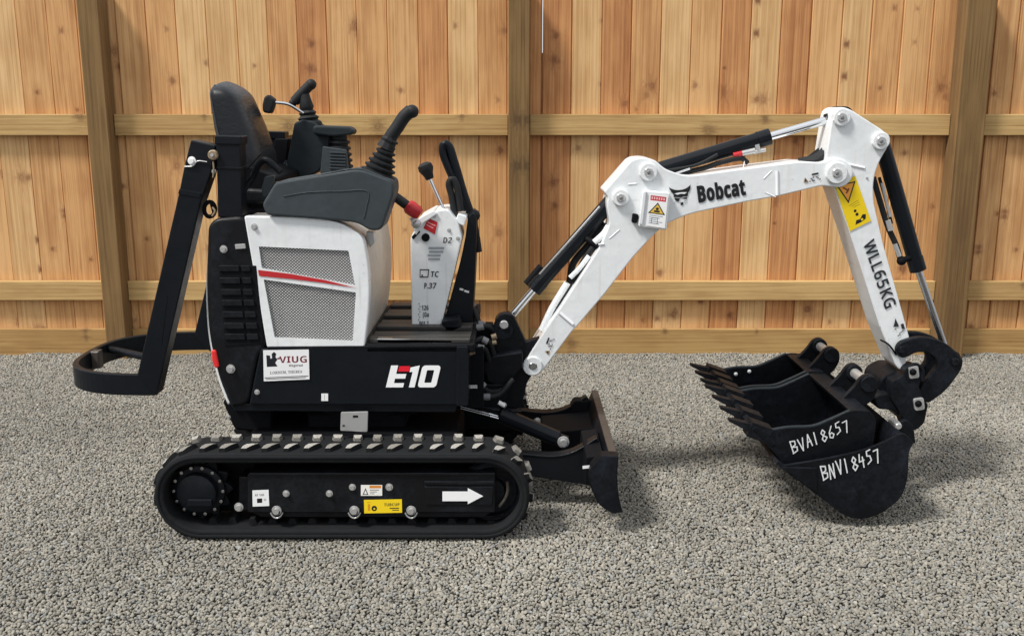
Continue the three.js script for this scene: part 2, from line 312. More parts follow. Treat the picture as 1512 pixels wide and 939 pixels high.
// ---- tracks
{
  const TZ0 = 0.35, TZ1 = 0.53, a = U(226, 730, TZ1).x, b = U(782, 730, TZ1).x, top = U(500, 671, TZ1).y, bot = 0.01, R = (top - bot) / 2, cy = bot + R, x0 = a + R, x1 = b - R;
  const stadium = (r, n = 24) => { const o = []; for (let i = 0; i <= n; i++) { const t = -Math.PI / 2 + Math.PI * i / n; o.push(V2(x1 + r * Math.cos(t), cy + r * Math.sin(t))); } for (let i = 0; i <= n; i++) { const t = Math.PI / 2 + Math.PI * i / n; o.push(V2(x0 + r * Math.cos(t), cy + r * Math.sin(t))); } return o; };
  const track = sub('track', exc);
  part('track_belt', [solid(null, TZ0, TZ1, { pts: stadium(R), holes: [{ pts: stadium(R - 0.031) }], b: 0.007 }), solid(null, TZ1 - 0.03, TZ1 + 0.004, { pts: stadium(R - 0.006), holes: [{ pts: stadium(R - 0.016) }], b: 0.003 })], M.rubber, track);
  // tread lugs round the belt
  const straight = x1 - x0, per = 2 * straight + 2 * Math.PI * R, n = 41;
  const lugShape = (z0, z1, skew, wFar, wNear) => {
    const g = new THREE.BoxGeometry(1, 1, 1, 1, 1, 3), p = g.attributes.position;
    for (let i = 0; i < p.count; i++) {
      const up = p.getY(i) > 0, zf = p.getZ(i) + 0.5, w = (wFar + (wNear - wFar) * zf) * (up ? 1 : 1.35), end = 1 - 0.3 * Math.pow(Math.abs(2 * zf - 1), 4);
      p.setXYZ(i, p.getX(i) * w * end - skew * zf + skew / 2, up ? 0.016 - 0.004 * Math.pow(2 * zf - 1, 4) : -0.004, z0 + (z1 - z0) * (up ? 0.1 + 0.84 * zf : zf));
    }
    g.computeVertexNormals(); return g;
  };
  const lugs = [lugShape(0.452, 0.51, 0.024, 0.031, 0.022), lugShape(0.36, 0.404, -0.004, 0.031, 0.027)];
  for (let i = 0; i < n; i++) for (let k = 0; k < 2; k++) {
    let s = ((i + 0.35) / n) * per, x, y, t;
    if (s < straight) { x = x0 + s; y = cy + R; t = 0; }
    else if ((s -= straight) < Math.PI * R) { const q = s / R; x = x1 + R * Math.sin(q); y = cy + R * Math.cos(q); t = -q; }
    else if ((s -= Math.PI * R) < straight) { x = x1 - s; y = cy - R; t = Math.PI; }
    else { const q = (s - straight) / R; x = x0 - R * Math.sin(q); y = cy - R * Math.cos(q); t = Math.PI - q; }
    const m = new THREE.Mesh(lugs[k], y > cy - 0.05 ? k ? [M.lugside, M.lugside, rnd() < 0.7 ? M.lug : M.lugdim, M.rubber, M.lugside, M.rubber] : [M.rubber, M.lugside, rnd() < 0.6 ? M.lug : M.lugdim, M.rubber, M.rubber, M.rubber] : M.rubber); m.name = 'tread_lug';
    m.position.set(x - BASE.x + rr(-0.001, 0.001), y, rr(-0.0015, 0.0015)); m.rotation.z = t + rr(-0.02, 0.02); m.scale.set(rr(0.88, 1.1), rr(0.85, 1.08), 1); track.add(m);
  }
  // inside guide lugs along the lower run
  const gl = solid(null, 0.41, 0.475, { pts: [V2(-0.019, -0.003), V2(0.019, -0.003), V2(0.008, 0.024), V2(-0.008, 0.024)], b: 0.002 });
  for (let i = 0; i < 15; i++) { const m = new THREE.Mesh(gl, M.rubber); m.name = 'guide_lug'; m.position.set(x0 - BASE.x + 0.02 + i * 0.066, bot + 0.026, 0); track.add(m); }
  // track frame
  const frame = part('track_frame', [solid([[365, 700], [731, 700], [731, 757], [365, 757]], 0.40, 0.505, { r: 0.006 }), solid([[352, 704], [372, 704], [372, 752], [352, 756]], 0.40, 0.47), solid([[372, 757], [725, 757], [715, 764], [385, 764]], 0.42, 0.49)], M.black, track);
  part('dark_backing', solid(null, 0.362, 0.392, { pts: stadium(R - 0.04), b: 0.004 }), M.dark, track);  // dark plate added to fill the gaps and keep the track interior dark
  part('frame_edge', solid([[367, 698.5], [731, 698.5], [731, 702], [367, 702]], 0.46, 0.512, { b: 0.002, r: 0.001 }), M.black, track);
  part('tension_cover', [solid([[626, 711], [730, 711], [730, 716], [626, 716]], 0.49, 0.513, { b: 0.002 }), solid([[626, 718], [729, 718], [727, 746], [628, 746]], 0.49, 0.51)], M.black, track);
  // sprocket and drive motor
  const sp = U(293, 724, 0.47), teeth = []; for (let i = 0; i < 48; i++) { const q = i / 48 * Math.PI * 2, r = 0.098 + 0.012 * Math.max(-1, Math.min(1, 1.8 * Math.cos(q * 12))); teeth.push(V2(sp.x + r * Math.cos(q), cy + r * Math.sin(q))); }
  part('sprocket', solid(null, 0.42, 0.455, { pts: teeth, b: 0.003 }), M.cast, track);
  part('motor_cover', [lathe(V(sp.x, cy, 0.42), V(sp.x, cy, 0.505), [[0, 0.085], [0.6, 0.085], [0.66, 0.075], [0.66, 0.066], [0.95, 0.064], [1, 0.058], [1, 0]], 40), solid([[276, 738], [312, 738], [312, 748], [276, 748]], 0.5, 0.515, { r: 0.003 })], M.satin, track);
  for (let i = 0; i < 14; i++) { const q = i / 14 * 6.283; const m = new THREE.Mesh(boltGeo, M.dullsteel); m.name = 'motor_bolt'; m.position.set(sp.x + 0.081 * Math.cos(q) - BASE.x, cy + 0.081 * Math.sin(q), 0.478); m.scale.setScalar(0.0036); track.add(m); }
  // idler
  const id = U(727, 724, 0.47);
  part('idler', [lathe(V(id.x, cy, 0.40), V(id.x, cy, 0.48), [[0, 0], [0, 0.108], [0.9, 0.108], [1, 0.1], [1, 0.085], [0.8, 0.08], [0.8, 0.045], [1, 0.04], [1, 0]], 40)], M.cast, track);
  part('idler_guard', tube([U(737, 748, 0.49), U(746, 736, 0.49), U(750, 724, 0.49), U(749, 711, 0.49)], 0.0055, 16), M.bare, track);
  for (const [x, y] of [[408, 757], [523, 757], [607, 757]]) {
    part('roller_cap', [disc(x, y, 0.43, 0.508, 10), disc(x, y - 1, 0.5, 0.516, 6)], M.satin, track);
    bolt(x, y - 3, 0.514, 7, track, M.zinc, 'roller_bolt');
    part('roller_flange', tube([U(x - 9, y, 0.511), U(x - 5, y + 6, 0.511), U(x, y + 8, 0.511), U(x + 5, y + 6, 0.511), U(x + 9, y, 0.511)], 0.003, 16, 6), M.zinc, track);
  }
  for (const [x, y, r] of [[422, 729, 5], [486, 729, 5], [520, 719.5, 5], [574.5, 719.5, 5.5], [352, 749, 6.5]]) bolt(x, y, 0.506, r, track);
  decal('sticker', [[372, 724], [396, 723], [397, 747], [372.5, 748]], 0.5075, track, 96, 96, (c, w, h) => { c.fillStyle = '#eef0f0'; c.fillRect(0, 0, w, h); c.fillStyle = '#444'; c.font = 'bold 17px sans-serif'; c.fillText('AT 1HS', 14, 36); c.fillStyle = '#111'; c.fillRect(26, 50, 30, 26); c.fillStyle = '#999'; c.fillRect(64, 52, 16, 4); c.fillRect(64, 60, 16, 4); }, false);
  decal('warning_sticker', [[532.5, 716], [564, 716], [564, 732], [532.5, 732]], 0.5075, track, 128, 64, (c, w, h) => { c.fillStyle = '#f1efe8'; c.fillRect(0, 0, w, h); c.fillStyle = '#d98a3c'; c.fillRect(52, 4, 70, 16); c.strokeStyle = '#444'; c.lineWidth = 5; c.beginPath(); c.moveTo(14, 56); c.lineTo(28, 24); c.lineTo(42, 56); c.closePath(); c.stroke(); c.fillStyle = '#555'; for (let i = 0; i < 3; i++) c.fillRect(54, 28 + i * 11, 56 - i * 14, 4); }, false);
  decal('yellow_sticker', [[537, 738], [593, 737], [593.5, 757], [537.5, 758]], 0.508, track, 224, 80, (c, w, h) => { c.fillStyle = '#f4d21c'; c.fillRect(0, 0, w, h); c.fillStyle = '#171717'; c.beginPath(); c.arc(60, 52, 16, 0, 7); c.fill(); c.fillStyle = '#f4d21c'; c.beginPath(); c.arc(60, 54, 6, 0, 7); c.fill(); c.fillStyle = '#222'; c.font = 'bold 24px sans-serif'; c.fillText('TUBCUP', 118, 40); c.fillRect(150, 50, 56, 6); c.fillRect(166, 62, 40, 5); c.fillStyle = '#d9941c'; c.fillRect(18, 14, 20, 5); c.fillRect(22, 26, 14, 40); }, false);
  part('direction_arrow', printQuad([[652, 719], [715, 719], [715, 746], [652, 746]], 0.5145), inkMat(canvasTex(252, 108, (c) => { c.fillStyle = '#f3f4f4'; c.beginPath(); c.moveTo(4, 26); c.lineTo(154, 26); c.lineTo(154, 6); c.lineTo(246, 54); c.lineTo(154, 102); c.lineTo(154, 84); c.lineTo(4, 84); c.closePath(); c.fill(); })), track);
  // the other track, turned about: same parts
  const other = track.clone(); other.name = 'track_001'; other.rotation.y = Math.PI; other.position.x = x0 + x1 - 2 * BASE.x; 
  other.children.filter((m) => /sticker|arrow/.test(m.name)).forEach((m) => other.remove(m)); exc.add(other);
  // carbody between the tracks
  const yb = 0.08;
  part('undercarriage', [box(x0 + 0.12, x1 - 0.1, yb, top + 0.0, -0.36, 0.36, 0.01), box(x0 + 0.3, x1 - 0.28, top - 0.01, top + 0.05, -0.25, 0.25, 0.01), lathe(V((x0 + x1) / 2 + 0.02, top + 0.03, 0), V((x0 + x1) / 2 + 0.02, top + 0.1, 0), [[0, 0], [0, 0.27], [0.5, 0.27], [0.5, 0.24], [1, 0.24], [1, 0]], 40)], M.dark, exc);
}
// ---- house: skirt, rear panel, engine cover
{
  const skirt = part('side_skirt', [solid([[384, 514], [691, 511.5], [691, 599], [367, 598], [374, 562]], -HZ, HZ, { r: 0.006, b: 0.006 }), solid([[340, 596], [676, 597], [672, 609], [345, 607]], -0.335, 0.335, { r: 0.004 })], M.satin, exc);
  part('skirt_seam', solid([[395, 512], [690, 509.5], [690, 513], [394, 515]], -HZ, HZ + 0.003, { r: 0.001, b: 0.0015 }), M.black, skirt);
  part('end_post', solid([[674, 512], [691, 512], [691, 600], [674, 600]], -HZ, HZ + 0.008, { r: 0.004 }), M.satin, skirt);
  decal('model_lettering', [[564, 536], [656, 536], [656, 576], [564, 576]], HZ + 0.0025, skirt, 368, 160, (c) => {
    c.save(); c.transform(1, 0, -0.24, 1, 36, 0); c.fillStyle = '#f4f5f5';
    c.beginPath(); c.moveTo(20, 14); c.lineTo(62, 14); c.lineTo(62, 64); c.lineTo(122, 64); c.lineTo(122, 92); c.lineTo(62, 92); c.lineTo(62, 118); c.lineTo(122, 118); c.lineTo(122, 144); c.lineTo(20, 144); c.closePath(); c.fill();
    c.fillStyle = '#e0122c'; c.fillRect(70, 18, 64, 32);
    c.fillStyle = '#f4f5f5'; c.beginPath(); c.moveTo(138, 26); c.lineTo(190, 14); c.lineTo(190, 144); c.lineTo(156, 144); c.lineTo(156, 52); c.lineTo(138, 54); c.closePath(); c.fill();
    c.beginPath(); c.roundRect(206, 14, 110, 130, 20); c.roundRect(240, 42, 42, 74, 5); c.fill('evenodd'); c.restore();
  });
  decal('hire_sticker', [[388, 517], [455.5, 516], [456.5, 560], [389, 563]], HZ + 0.0035, skirt, 272, 184, (c, w, h) => {
    c.fillStyle = '#eceded'; c.fillRect(0, 0, w, h); c.fillStyle = '#14181f';
    c.beginPath(); c.moveTo(18, 30); c.lineTo(40, 34); c.lineTo(42, 52); c.lineTo(52, 50); c.lineTo(50, 24); c.lineTo(64, 12); c.lineTo(78, 24); c.lineTo(72, 44); c.lineTo(84, 58); c.lineTo(70, 78); c.lineTo(84, 100); c.lineTo(20, 100); c.closePath(); c.fill();
    c.fillStyle = '#6e1f2b'; c.fillRect(84, 48, 14, 10); c.save(); c.translate(94, 80); c.scale(1.25, 1); c.font = 'bold 56px sans-serif'; c.fillText('VIUG', 0, 0); c.restore();
    c.fillStyle = '#333'; c.font = 'bold 19px sans-serif'; c.fillText('Wagerwd', 150, 104); c.font = 'bold 21px serif'; c.fillText('LORDEM, THERES', 38, 144); c.fillStyle = '#2b2b2b'; c.fillRect(6, 162, 260, 5); c.fillRect(12, 171, 240, 4);
  }, false);
  decal('small_sticker', [[474, 581], [484, 581], [484, 592], [474, 592]], HZ + 0.003, skirt, 32, 32, (c) => { c.fillStyle = '#eee'; c.fillRect(0, 0, 32, 32); c.fillStyle = '#aaa'; c.fillRect(14, 4, 3, 24); }, false);
  bolt(379, 579, HZ, 4, skirt);
  // rear black corner panel, curved towards the back
  const rear = part('rear_panel', solid([[318, 322, 8], [359.5, 318.5], [369, 362], [393.5, 512.5], [381, 526], [366, 598], [340, 603, 6], [322, 560, 20], [307, 498, 30], [303, 425, 30], [306, 333, 12]], -HZ, HZ - 0.002, { r: 0.01, b: 0.014, seg: 4 }), M.black, exc);
  part('panel_inset', solid([[322, 392], [378, 392], [389, 508], [331, 512]], HZ - 0.02, HZ + 0.001, { r: 0.004, b: 0.002 }), M.dark, rear);
  [398, 416, 433, 449, 466, 483, 499].forEach((y, i) => {
    const x0 = 322 + i * 1.4;
    for (const [a, b] of [[x0, x0 + 30], [x0 + 33, x0 + 46 + i * 0.6]]) part('louvre', solid([[a, y - 6], [b, y - 6], [b + 1, y + 3], [a + 1, y + 3]], HZ - 0.01, HZ + 0.006 + (i % 2) * 0.002, { r: 0.002, b: 0.002 }), M.black, rear);
  });
  part('nameplate', solid([[346, 361], [361, 360], [362, 367], [347, 368]], HZ - 0.004, HZ + 0.004, { r: 0.002, b: 0.001 }), M.zinc, rear);
  bolt(329.5, 368, HZ, 5.5, rear); bolt(340, 545, HZ, 6.5, rear); bolt(337, 616, HZ - 0.05, 3, rear);
  part('rear_lamp', solid([[311, 517], [318, 517], [323, 542], [317, 545], [312, 534]], HZ - 0.06, HZ + 0.004, { r: 0.01, b: 0.005 }), M.lamp, rear);
  // white rear hood behind the corner panel
  part('rear_hood', [solid([[307, 345, 10], [332, 335], [342, 590], [336, 601], [321, 565, 20], [305.5, 500, 30], [301.5, 425, 30]], -HZ + 0.02, HZ - 0.06, { r: 0.01, b: 0.01, seg: 3 })], M.white, exc);
  part('counterweight', [solid([[326, 590], [400, 600], [400, 640], [345, 636, 10]], -0.3, 0.26, { r: 0.02, b: 0.01 })], M.dark, exc);
  // white engine cover under the seat, with two grille openings
  const up = [[379, 361.5], [516, 368], [526.5, 423.5], [384, 397.5]], low = [[386, 410], [527.5, 430], [522.5, 506], [403, 500]];
  const cover = part('engine_cover', solid([[359.5, 319], [455, 320.5, 40], [503, 328, 40], [536, 349, 12], [545, 400, 30], [545, 450, 30], [538, 512.5], [393.5, 513.5]], 0.30, HZ, { r: 0.004, b: 0.005, seg: 3, holes: [{ px: up, r: 0.006 }, { px: low, r: 0.006 }] }), M.white, exc);
  part('seat_box', solid([[362, 320], [455, 321.5, 40], [503, 329, 40], [535, 350, 12], [544, 400, 30], [544, 450, 30], [537, 512], [393, 512]], -HZ, 0.296, { r: 0.004, b: 0.004 }), mat(lin(0.56, 0.53, 0.48), 0.6, { map: grimeTex, roughnessMap: roughTex }), exc);
  const holeTex = canvasTex(64, 64, (c) => {
    c.fillStyle = '#f2f2f0'; c.fillRect(0, 0, 64, 64); c.globalCompositeOperation = 'destination-out';
    const el = (x, y) => { for (const dx of [-64, 0, 64]) for (const dy of [-64, 0, 64]) { c.beginPath(); c.ellipse(x + dx, y + dy, 11.6, 9.8, 0, 0, 7); c.fill(); } };
    for (let i = 0; i < 2; i++) for (let j = 0; j < 2; j++) { el(i * 32 + 8, j * 32 + 8); el(i * 32 + 24, j * 32 + 24); }
  });
  holeTex.wrapS = holeTex.wrapT = THREE.RepeatWrapping; holeTex.repeat.set(1 / 0.0215, 1 / 0.0195);
  const meshMat = mat(lin(0.85, 0.85, 0.85), 0.5, { map: holeTex, alphaTest: 0.5, side: THREE.DoubleSide });
  for (const q of [up, low]) {
    const cx = q.reduce((s, p) => s + p[0], 0) / 4, cy = q.reduce((s, p) => s + p[1], 0) / 4, o = outline(q.map(([x, y]) => [cx + (x - cx) * 1.03, cy + (y - cy) * 1.06]), HZ);
    const g = new THREE.ShapeGeometry(new THREE.Shape(o)); g.translate(0, 0, HZ - 0.007);
    part('grille', g, meshMat, cover);
    const g2 = g.clone(); g2.translate(0, 0, 0.318 - HZ + 0.007); part('grille_backing', g2, mat(lin(0.09, 0.09, 0.092), 0.8), cover);
  }
  // tapering red stripe between the grilles
  { const s = new THREE.ShapeGeometry(new THREE.Shape(outline([[380.5, 398.5], [430, 404.5], [480, 413.5], [527, 425.5], [480, 418], [430, 412], [382, 407.5]], HZ + 0.002))); s.translate(0, 0, HZ + 0.0022); part('red_stripe', s, M.red, cover); }
  bolt(375, 335, HZ, 5, cover);
  // floor
  const fy = U(600, 508, HZ).y, fx0 = U(540, 508, HZ).x, fx1 = U(700, 508, HZ).x;
  const floor = part('floor_plate', box(fx0, fx1, fy - 0.03, fy, -HZ, HZ, 0.004), M.dark, exc);
  for (let i = 0; i < 7; i++) { const z = 0.3 - i * 0.095; part('floor_tread', box(fx0 + 0.01, fx1 - 0.015, fy - 0.002, fy + (i % 2 ? 0.006 : 0.014), z - 0.03, z + 0.03, 0.003), mat(lin(0.03, 0.028, 0.025), 0.5), floor); }
  part('step_bar', solid([[556, 500], [668, 502], [668, 508], [556, 507]], 0.3, 0.33, { r: 0.003 }), M.dullsteel, floor);
  part('zinc_bracket', solid([[503, 609], [543, 608], [542, 638], [502, 636]], 0.37, 0.378, { r: 0.004, b: 0.001, holes: [{ pts: rounded(outline([[520, 613], [529, 613], [529, 618], [520, 618]], 0.378), 0.003) }, { pts: rounded(outline([[504.5, 627], [509.5, 627], [509.5, 631], [504.5, 631]], 0.378), 0.003) }] }), M.zinc, exc);
}
// ---- seat, protective frame
{
  const S1 = 0.2;
  // padded backrest: rounded cross-sections stacked up the height, narrowing into a domed top
  const hz = 0.165, zc = 0.0, backPx = [[345, 262], [331, 244], [321, 215], [314.5, 190], [309, 150], [308, 133], [311, 122]], frontPx = [[404, 268], [411, 244], [409, 226], [396, 190], [383, 160], [374, 141], [364, 126]];
  const back = backPx.map(([x, y]) => U(x, y, 0.1)), front = frontPx.map(([x, y]) => U(x, y, -0.1));
  const at = (l, y) => { for (let i = 0; i + 1 < l.length; i++) if (y <= l[i + 1].y || i + 2 === l.length) { const t = Math.min(1.2, (y - l[i].y) / (l[i + 1].y - l[i].y)); return l[i].x + (l[i + 1].x - l[i].x) * t; } };
  const y0 = back[0].y, y1 = U(335, 120, 0.0).y, NS = 44, NA = 56, sect = (v) => {
    const y = y0 + (y1 - y0) * v, k = Math.max(0, (v - 0.78) / 0.22), dome = Math.pow(Math.max(0, 1 - Math.pow(k, 4)), 0.5), xb = at(back, y), xf = at(front, y), w = xf - xb;
    return { y, xc: (xb + xf) / 2 - w * 0.1 * k * k, hx: w / 2 * Math.max(0.02, 0.35 + 0.65 * dome) * Math.max(dome, 0.05), hz: hz * (1 - 0.1 * v) * Math.max(0.04, 0.55 + 0.45 * dome) * Math.max(dome, 0.05) };
  };
  const sp = (c, p) => Math.sign(c) * Math.pow(Math.abs(c), p);
  const g = new THREE.PlaneGeometry(1, 1, NA, NS), gp = g.attributes.position;
  for (let j = 0; j <= NS; j++) for (let i = 0; i <= NA; i++) { const v = 1 - Math.pow(j / NS, 1.6), q = sect(v), t = i / NA * Math.PI * 2; gp.setXYZ(j * (NA + 1) + i, q.xc + q.hx * sp(Math.cos(t), 0.62), q.y, zc - q.hz * sp(Math.sin(t), 0.55)); }
  g.computeVertexNormals();
  const seat = part('seat', [g, solid([[350, 276], [412, 280, 10], [470, 288, 12], [470, 300, 12], [352, 304]], -S1, S1 - 0.02, { r: 0.03, b: 0.018, seg: 4 })], M.vinyl, exc);
  part('piping', tube(Array.from({ length: 12 }, (_, i) => { const v = 0.95 - 0.075 * i, q = sect(v), c = -0.62; return V(q.xc + q.hx * c, q.y, zc + q.hz * Math.pow(1 - Math.pow(Math.abs(c), 2 / 0.62), 0.275) * 1.0); }), 0.0042, 40, 6), M.plastic, seat);
  part('seat_bracket', [solid([[352, 240], [408, 262], [402, 321], [354, 321]], -0.2, 0.17, { r: 0.01, b: 0.004 })], M.dark, exc);
  part('recline_lever', [tube([U(372, 262, 0.24), U(384, 240, 0.245), U(392, 236, 0.25), U(414, 254, 0.25)], 0.011, 24, 8), tube([U(362, 252, 0.24), U(384, 228, 0.24)], 0.0025, 4, 6), tube([U(360, 285, 0.24), U(376, 264, 0.245)], 0.003, 4, 6), tube([U(362, 270, 0.24), U(372, 258, 0.245)], 0.004, 4, 6)], M.cast, exc);
  part('latch_plate', solid([[390, 261], [404, 259], [400, 286], [388, 292], [385, 280]], 0.2, 0.23, { r: 0.004 }), M.plastic, exc);
  // near and far uprights, hinged legs and the U-shaped hoop
  const hoopR = 0.33, frame = sub('protective_frame', exc);
  for (const s of [1, -1]) {
    const z0 = s > 0 ? 0.27 : -0.335, z1 = s > 0 ? 0.335 : -0.27, F = 0.335;
    const flip = (g) => { if (s < 0) g.translate(0, 0, -(0.335 + 0.27)); return g; };
    part('upright', [flip(solid([[318, 202], [354, 203], [357, 321], [321, 321]], 0.27, F, { r: 0.004, b: 0.004 }), ), flip(solid([[316, 200], [356, 201], [356, 214], [316, 213]], 0.265, F + 0.004, { r: 0.002 })), flip(solid([[319, 246], [356, 247], [356, 250], [319, 249]], 0.27, F + 0.003, { r: 0.001, b: 0.001 }))], M.satin, frame);
    part('frame_leg', [flip(solid([[281, 206.5], [317.5, 215], [310, 258], [295, 301], [230, 585], [201.5, 554], [264, 281], [271, 246]], 0.265, F, { r: 0.004, b: 0.004 })), flip(solid([[264, 279], [296, 285], [294, 292], [262, 286]], 0.27, F + 0.003, { r: 0.001, b: 0.001 }))], M.satin, frame);
  }
  const yt = U(201.5, 554, 0.335).y, yb = U(230, 585, 0.335).y, xa = U(227, 578, 0.335).x, xl = U(108, 548, 0.12).x, th = 0.02;
  const ring = (dx, dz) => { const o = []; for (let i = 0; i <= 40; i++) { const t = -Math.PI / 2 + Math.PI * i / 40, e = 0.72; o.push(V2(xa - (xa - xl - dx) * Math.pow(Math.abs(Math.cos(t)), e), (hoopR - dz) * Math.sign(Math.sin(t)) * Math.pow(Math.abs(Math.sin(t)), e))); } return o; };
  const hp = [...ring(0, 0), ...ring(th, th).reverse()];
  { const g = new THREE.ExtrudeGeometry(new THREE.Shape(hp.map((p) => V2(p.x, -p.y))), { depth: yt - yb - 0.006, bevelEnabled: true, bevelThickness: 0.003, bevelSize: 0.003, bevelOffset: -0.003, bevelSegments: 2 }); g.rotateX(-Math.PI / 2); g.translate(0, yb + 0.003, 0); part('frame_hoop', g, M.satin, frame); }
  { const a = U(150, 513, -0.16), b = U(214, 527, 0.02); part('hoop_brace', rod(a, b, 0.016, 0.016, 4), M.cast, frame); }
  { const p = U(137, 531, 0.02); part('hoop_reflection', box(p.x - 0.01, p.x + 0.02, p.y - 0.035, p.y + 0.03, -0.02, 0.02, 0.004), M.bare, frame); }  // brown block added to stand for reflected light on the hoop's inner plate
  part('hinge_washer', [disc(313, 229, 0.335, 0.35, 7.5)], M.brass, frame);
  bolt(282.5, 237.5, 0.337, 6, frame, M.paintwhite);
  bolt(313, 229, 0.348, 4, frame, M.zinc); bolt(315, 253, 0.33, 3.5, frame, M.zinc);
  part('safety_wire', tube([U(272, 246, 0.338), U(284, 245, 0.34), U(291, 238, 0.34), U(305, 239, 0.34)], 0.0022, 16, 6), M.zinc, frame);
  part('lynch_pin', [tube(Array.from({ length: 10 }, (_, i) => U(309 + 8 * Math.cos(i * 0.628), 309 + 11 * Math.sin(i * 0.628), 0.31)), 0.007, 32, 8, true), rod(U(311, 300, 0.31), U(316, 318, 0.312), 0.005)], M.dark, frame);
  part('pin_clip', [tube([U(314, 238, 0.34), U(315, 250, 0.342), U(314, 262, 0.34)], 0.003, 10, 6), tube([U(313, 306, 0.32), U(317, 312, 0.322), U(313, 319, 0.32)], 0.004, 10, 6)], M.brass, frame);
}
// ---- control consoles
{
  const CZ = 0.36;
  const con = part('control_console', [solid([[406, 269], [531, 248.5, 14], [580, 267, 6], [582, 284, 10], [563, 340, 8], [546, 341, 8], [527, 329, 30], [480, 324.5], [393, 318, 6], [386, 302, 6]], 0.21, CZ, { r: 0.006, b: 0.008, seg: 3 })], M.plastic, exc);
  part('console_inset', tube([U(418, 290, CZ), U(450, 284.5, CZ), U(500, 282.5, CZ), U(543, 283.5, CZ), U(541, 305, CZ), U(537, 322, CZ)], 0.0022, 60, 6), M.plastic, con);
  part('console_rim', tube([U(407, 270, CZ - 0.006), U(460, 261, CZ - 0.006), U(530, 249.5, CZ - 0.006), U(556, 258, CZ - 0.006), U(579, 267.5, CZ - 0.006)], 0.0035, 40, 6), M.plastic, con);
  const z = 0.285, a = U(557, 260, z), b = U(575, 208, z), pr = [[-0.05, 0.06], [0.02, 0.058]];
  for (let i = 0; i < 6; i++) { const t = 0.06 + i * 0.15, r = 0.057 - i * 0.0062; pr.push([t, r], [t + 0.05, r + 0.001], [t + 0.09, r - 0.013], [t + 0.13, r - 0.012]); }
  pr.push([0.98, 0.028], [1.03, 0.029], [1.06, 0.02]);
  const joy = sub('joystick', exc);
  part('bellows', lathe(a, b, pr, 36), M.boot, joy);
  part('joystick_grip', [tube([U(571, 214, z), U(576, 203, z), U(587, 187, z), U(597, 172, z), U(607, 163, z)], 0.0215, 32, 14), ball(U(608, 164.5, z), 0.0225, 0.0215, 0.0225), lathe(U(569, 219, z), U(577, 202, z), [[0, 0.03], [0.5, 0.026], [1, 0.021]])], M.boot, joy);
  // far console, its pad, boot and levers
  const Z = -0.2;
  const far = part('far_console', [solid([[434, 181, 4], [447, 176, 4], [462, 179], [487, 201], [483, 230], [471, 253], [444, 266], [418, 266]], Z - 0.13, Z, { r: 0.006, b: 0.006 })], M.slate, exc);
  part('far_console_foot', solid([[410, 250], [422, 236], [428, 262], [410, 270]], Z - 0.1, Z + 0.004, { r: 0.004 }), M.plastic, far);
  part('arm_pad', solid([[461, 185, 8], [515, 187, 8], [522, 193, 5], [520, 199, 5], [490, 202], [461, 198, 6]], Z - 0.06, Z + 0.03, { r: 0.006, b: 0.008, seg: 3 }), M.slate, exc);
  const bl = [[0, 0.055]]; for (let i = 0; i < 6; i++) { const t = 0.03 + i * 0.155, r = 0.055 - i * 0.0028; bl.push([t, r], [t + 0.05, r], [t + 0.09, r - 0.011], [t + 0.13, r - 0.01]); } bl.push([1, 0.03]);
  part('far_bellows', lathe(U(501, 257, Z - 0.02), U(500, 200, Z - 0.02), bl, 32), M.boot, exc);
  part('louvred_panel', [solid([[476, 216], [511, 221], [514, 252], [472, 256]], Z + 0.035, Z + 0.05, { r: 0.002 }), ...[0, 1, 2, 3, 4, 5].map((i) => solid([[486, 224 + i * 4.6], [510, 225 + i * 4.6], [510, 227 + i * 4.6], [486, 226 + i * 4.6]], Z + 0.045, Z + 0.057, { r: 0.0005, b: 0.001 }))], M.plastic, exc);
  const lev = sub('far_joystick', exc);
  part('far_boot', lathe(U(457, 186, Z - 0.05), U(449, 139, Z - 0.05), [[0, 0.048], [0.1, 0.046], [0.18, 0.034], [0.26, 0.04], [0.34, 0.028], [0.42, 0.033], [0.5, 0.022], [0.6, 0.027], [0.8, 0.022], [1, 0.018]], 24), M.boot, lev);
  part('far_grip', [tube([U(434, 150, Z - 0.05), U(445, 138, Z - 0.05), U(458, 125, Z - 0.05)], 0.019, 16, 12), ball(U(459, 124.5, Z - 0.05), 0.02), ball(U(432, 152, Z - 0.05), 0.015)], M.boot, lev);
  const lever = sub('throttle_lever', exc);
  part('lever_rod', tube([U(405, 151, Z + 0.05), U(425, 154, Z + 0.03), U(447, 167, Z)], 0.0055, 16, 8), M.chrome, lever);
  part('lever_knob', solid([[389, 143, 4], [395, 139, 4], [405, 147, 4], [403, 157], [399, 168, 4], [387, 166, 4], [386, 155]], Z + 0.03, Z + 0.075, { r: 0.006, b: 0.008, seg: 3 }), M.boot, lever);
  part('seat_side_dark', solid([[405, 205], [425, 205], [420, 262], [400, 262]], Z - 0.1, Z - 0.02, { r: 0.004 }), M.dark, far);
  part('cover_latch', [solid([[541, 341], [551, 343], [553, 358], [546, 366], [540, 352]], 0.2, 0.26, { r: 0.004 })], M.zinc, exc);
}
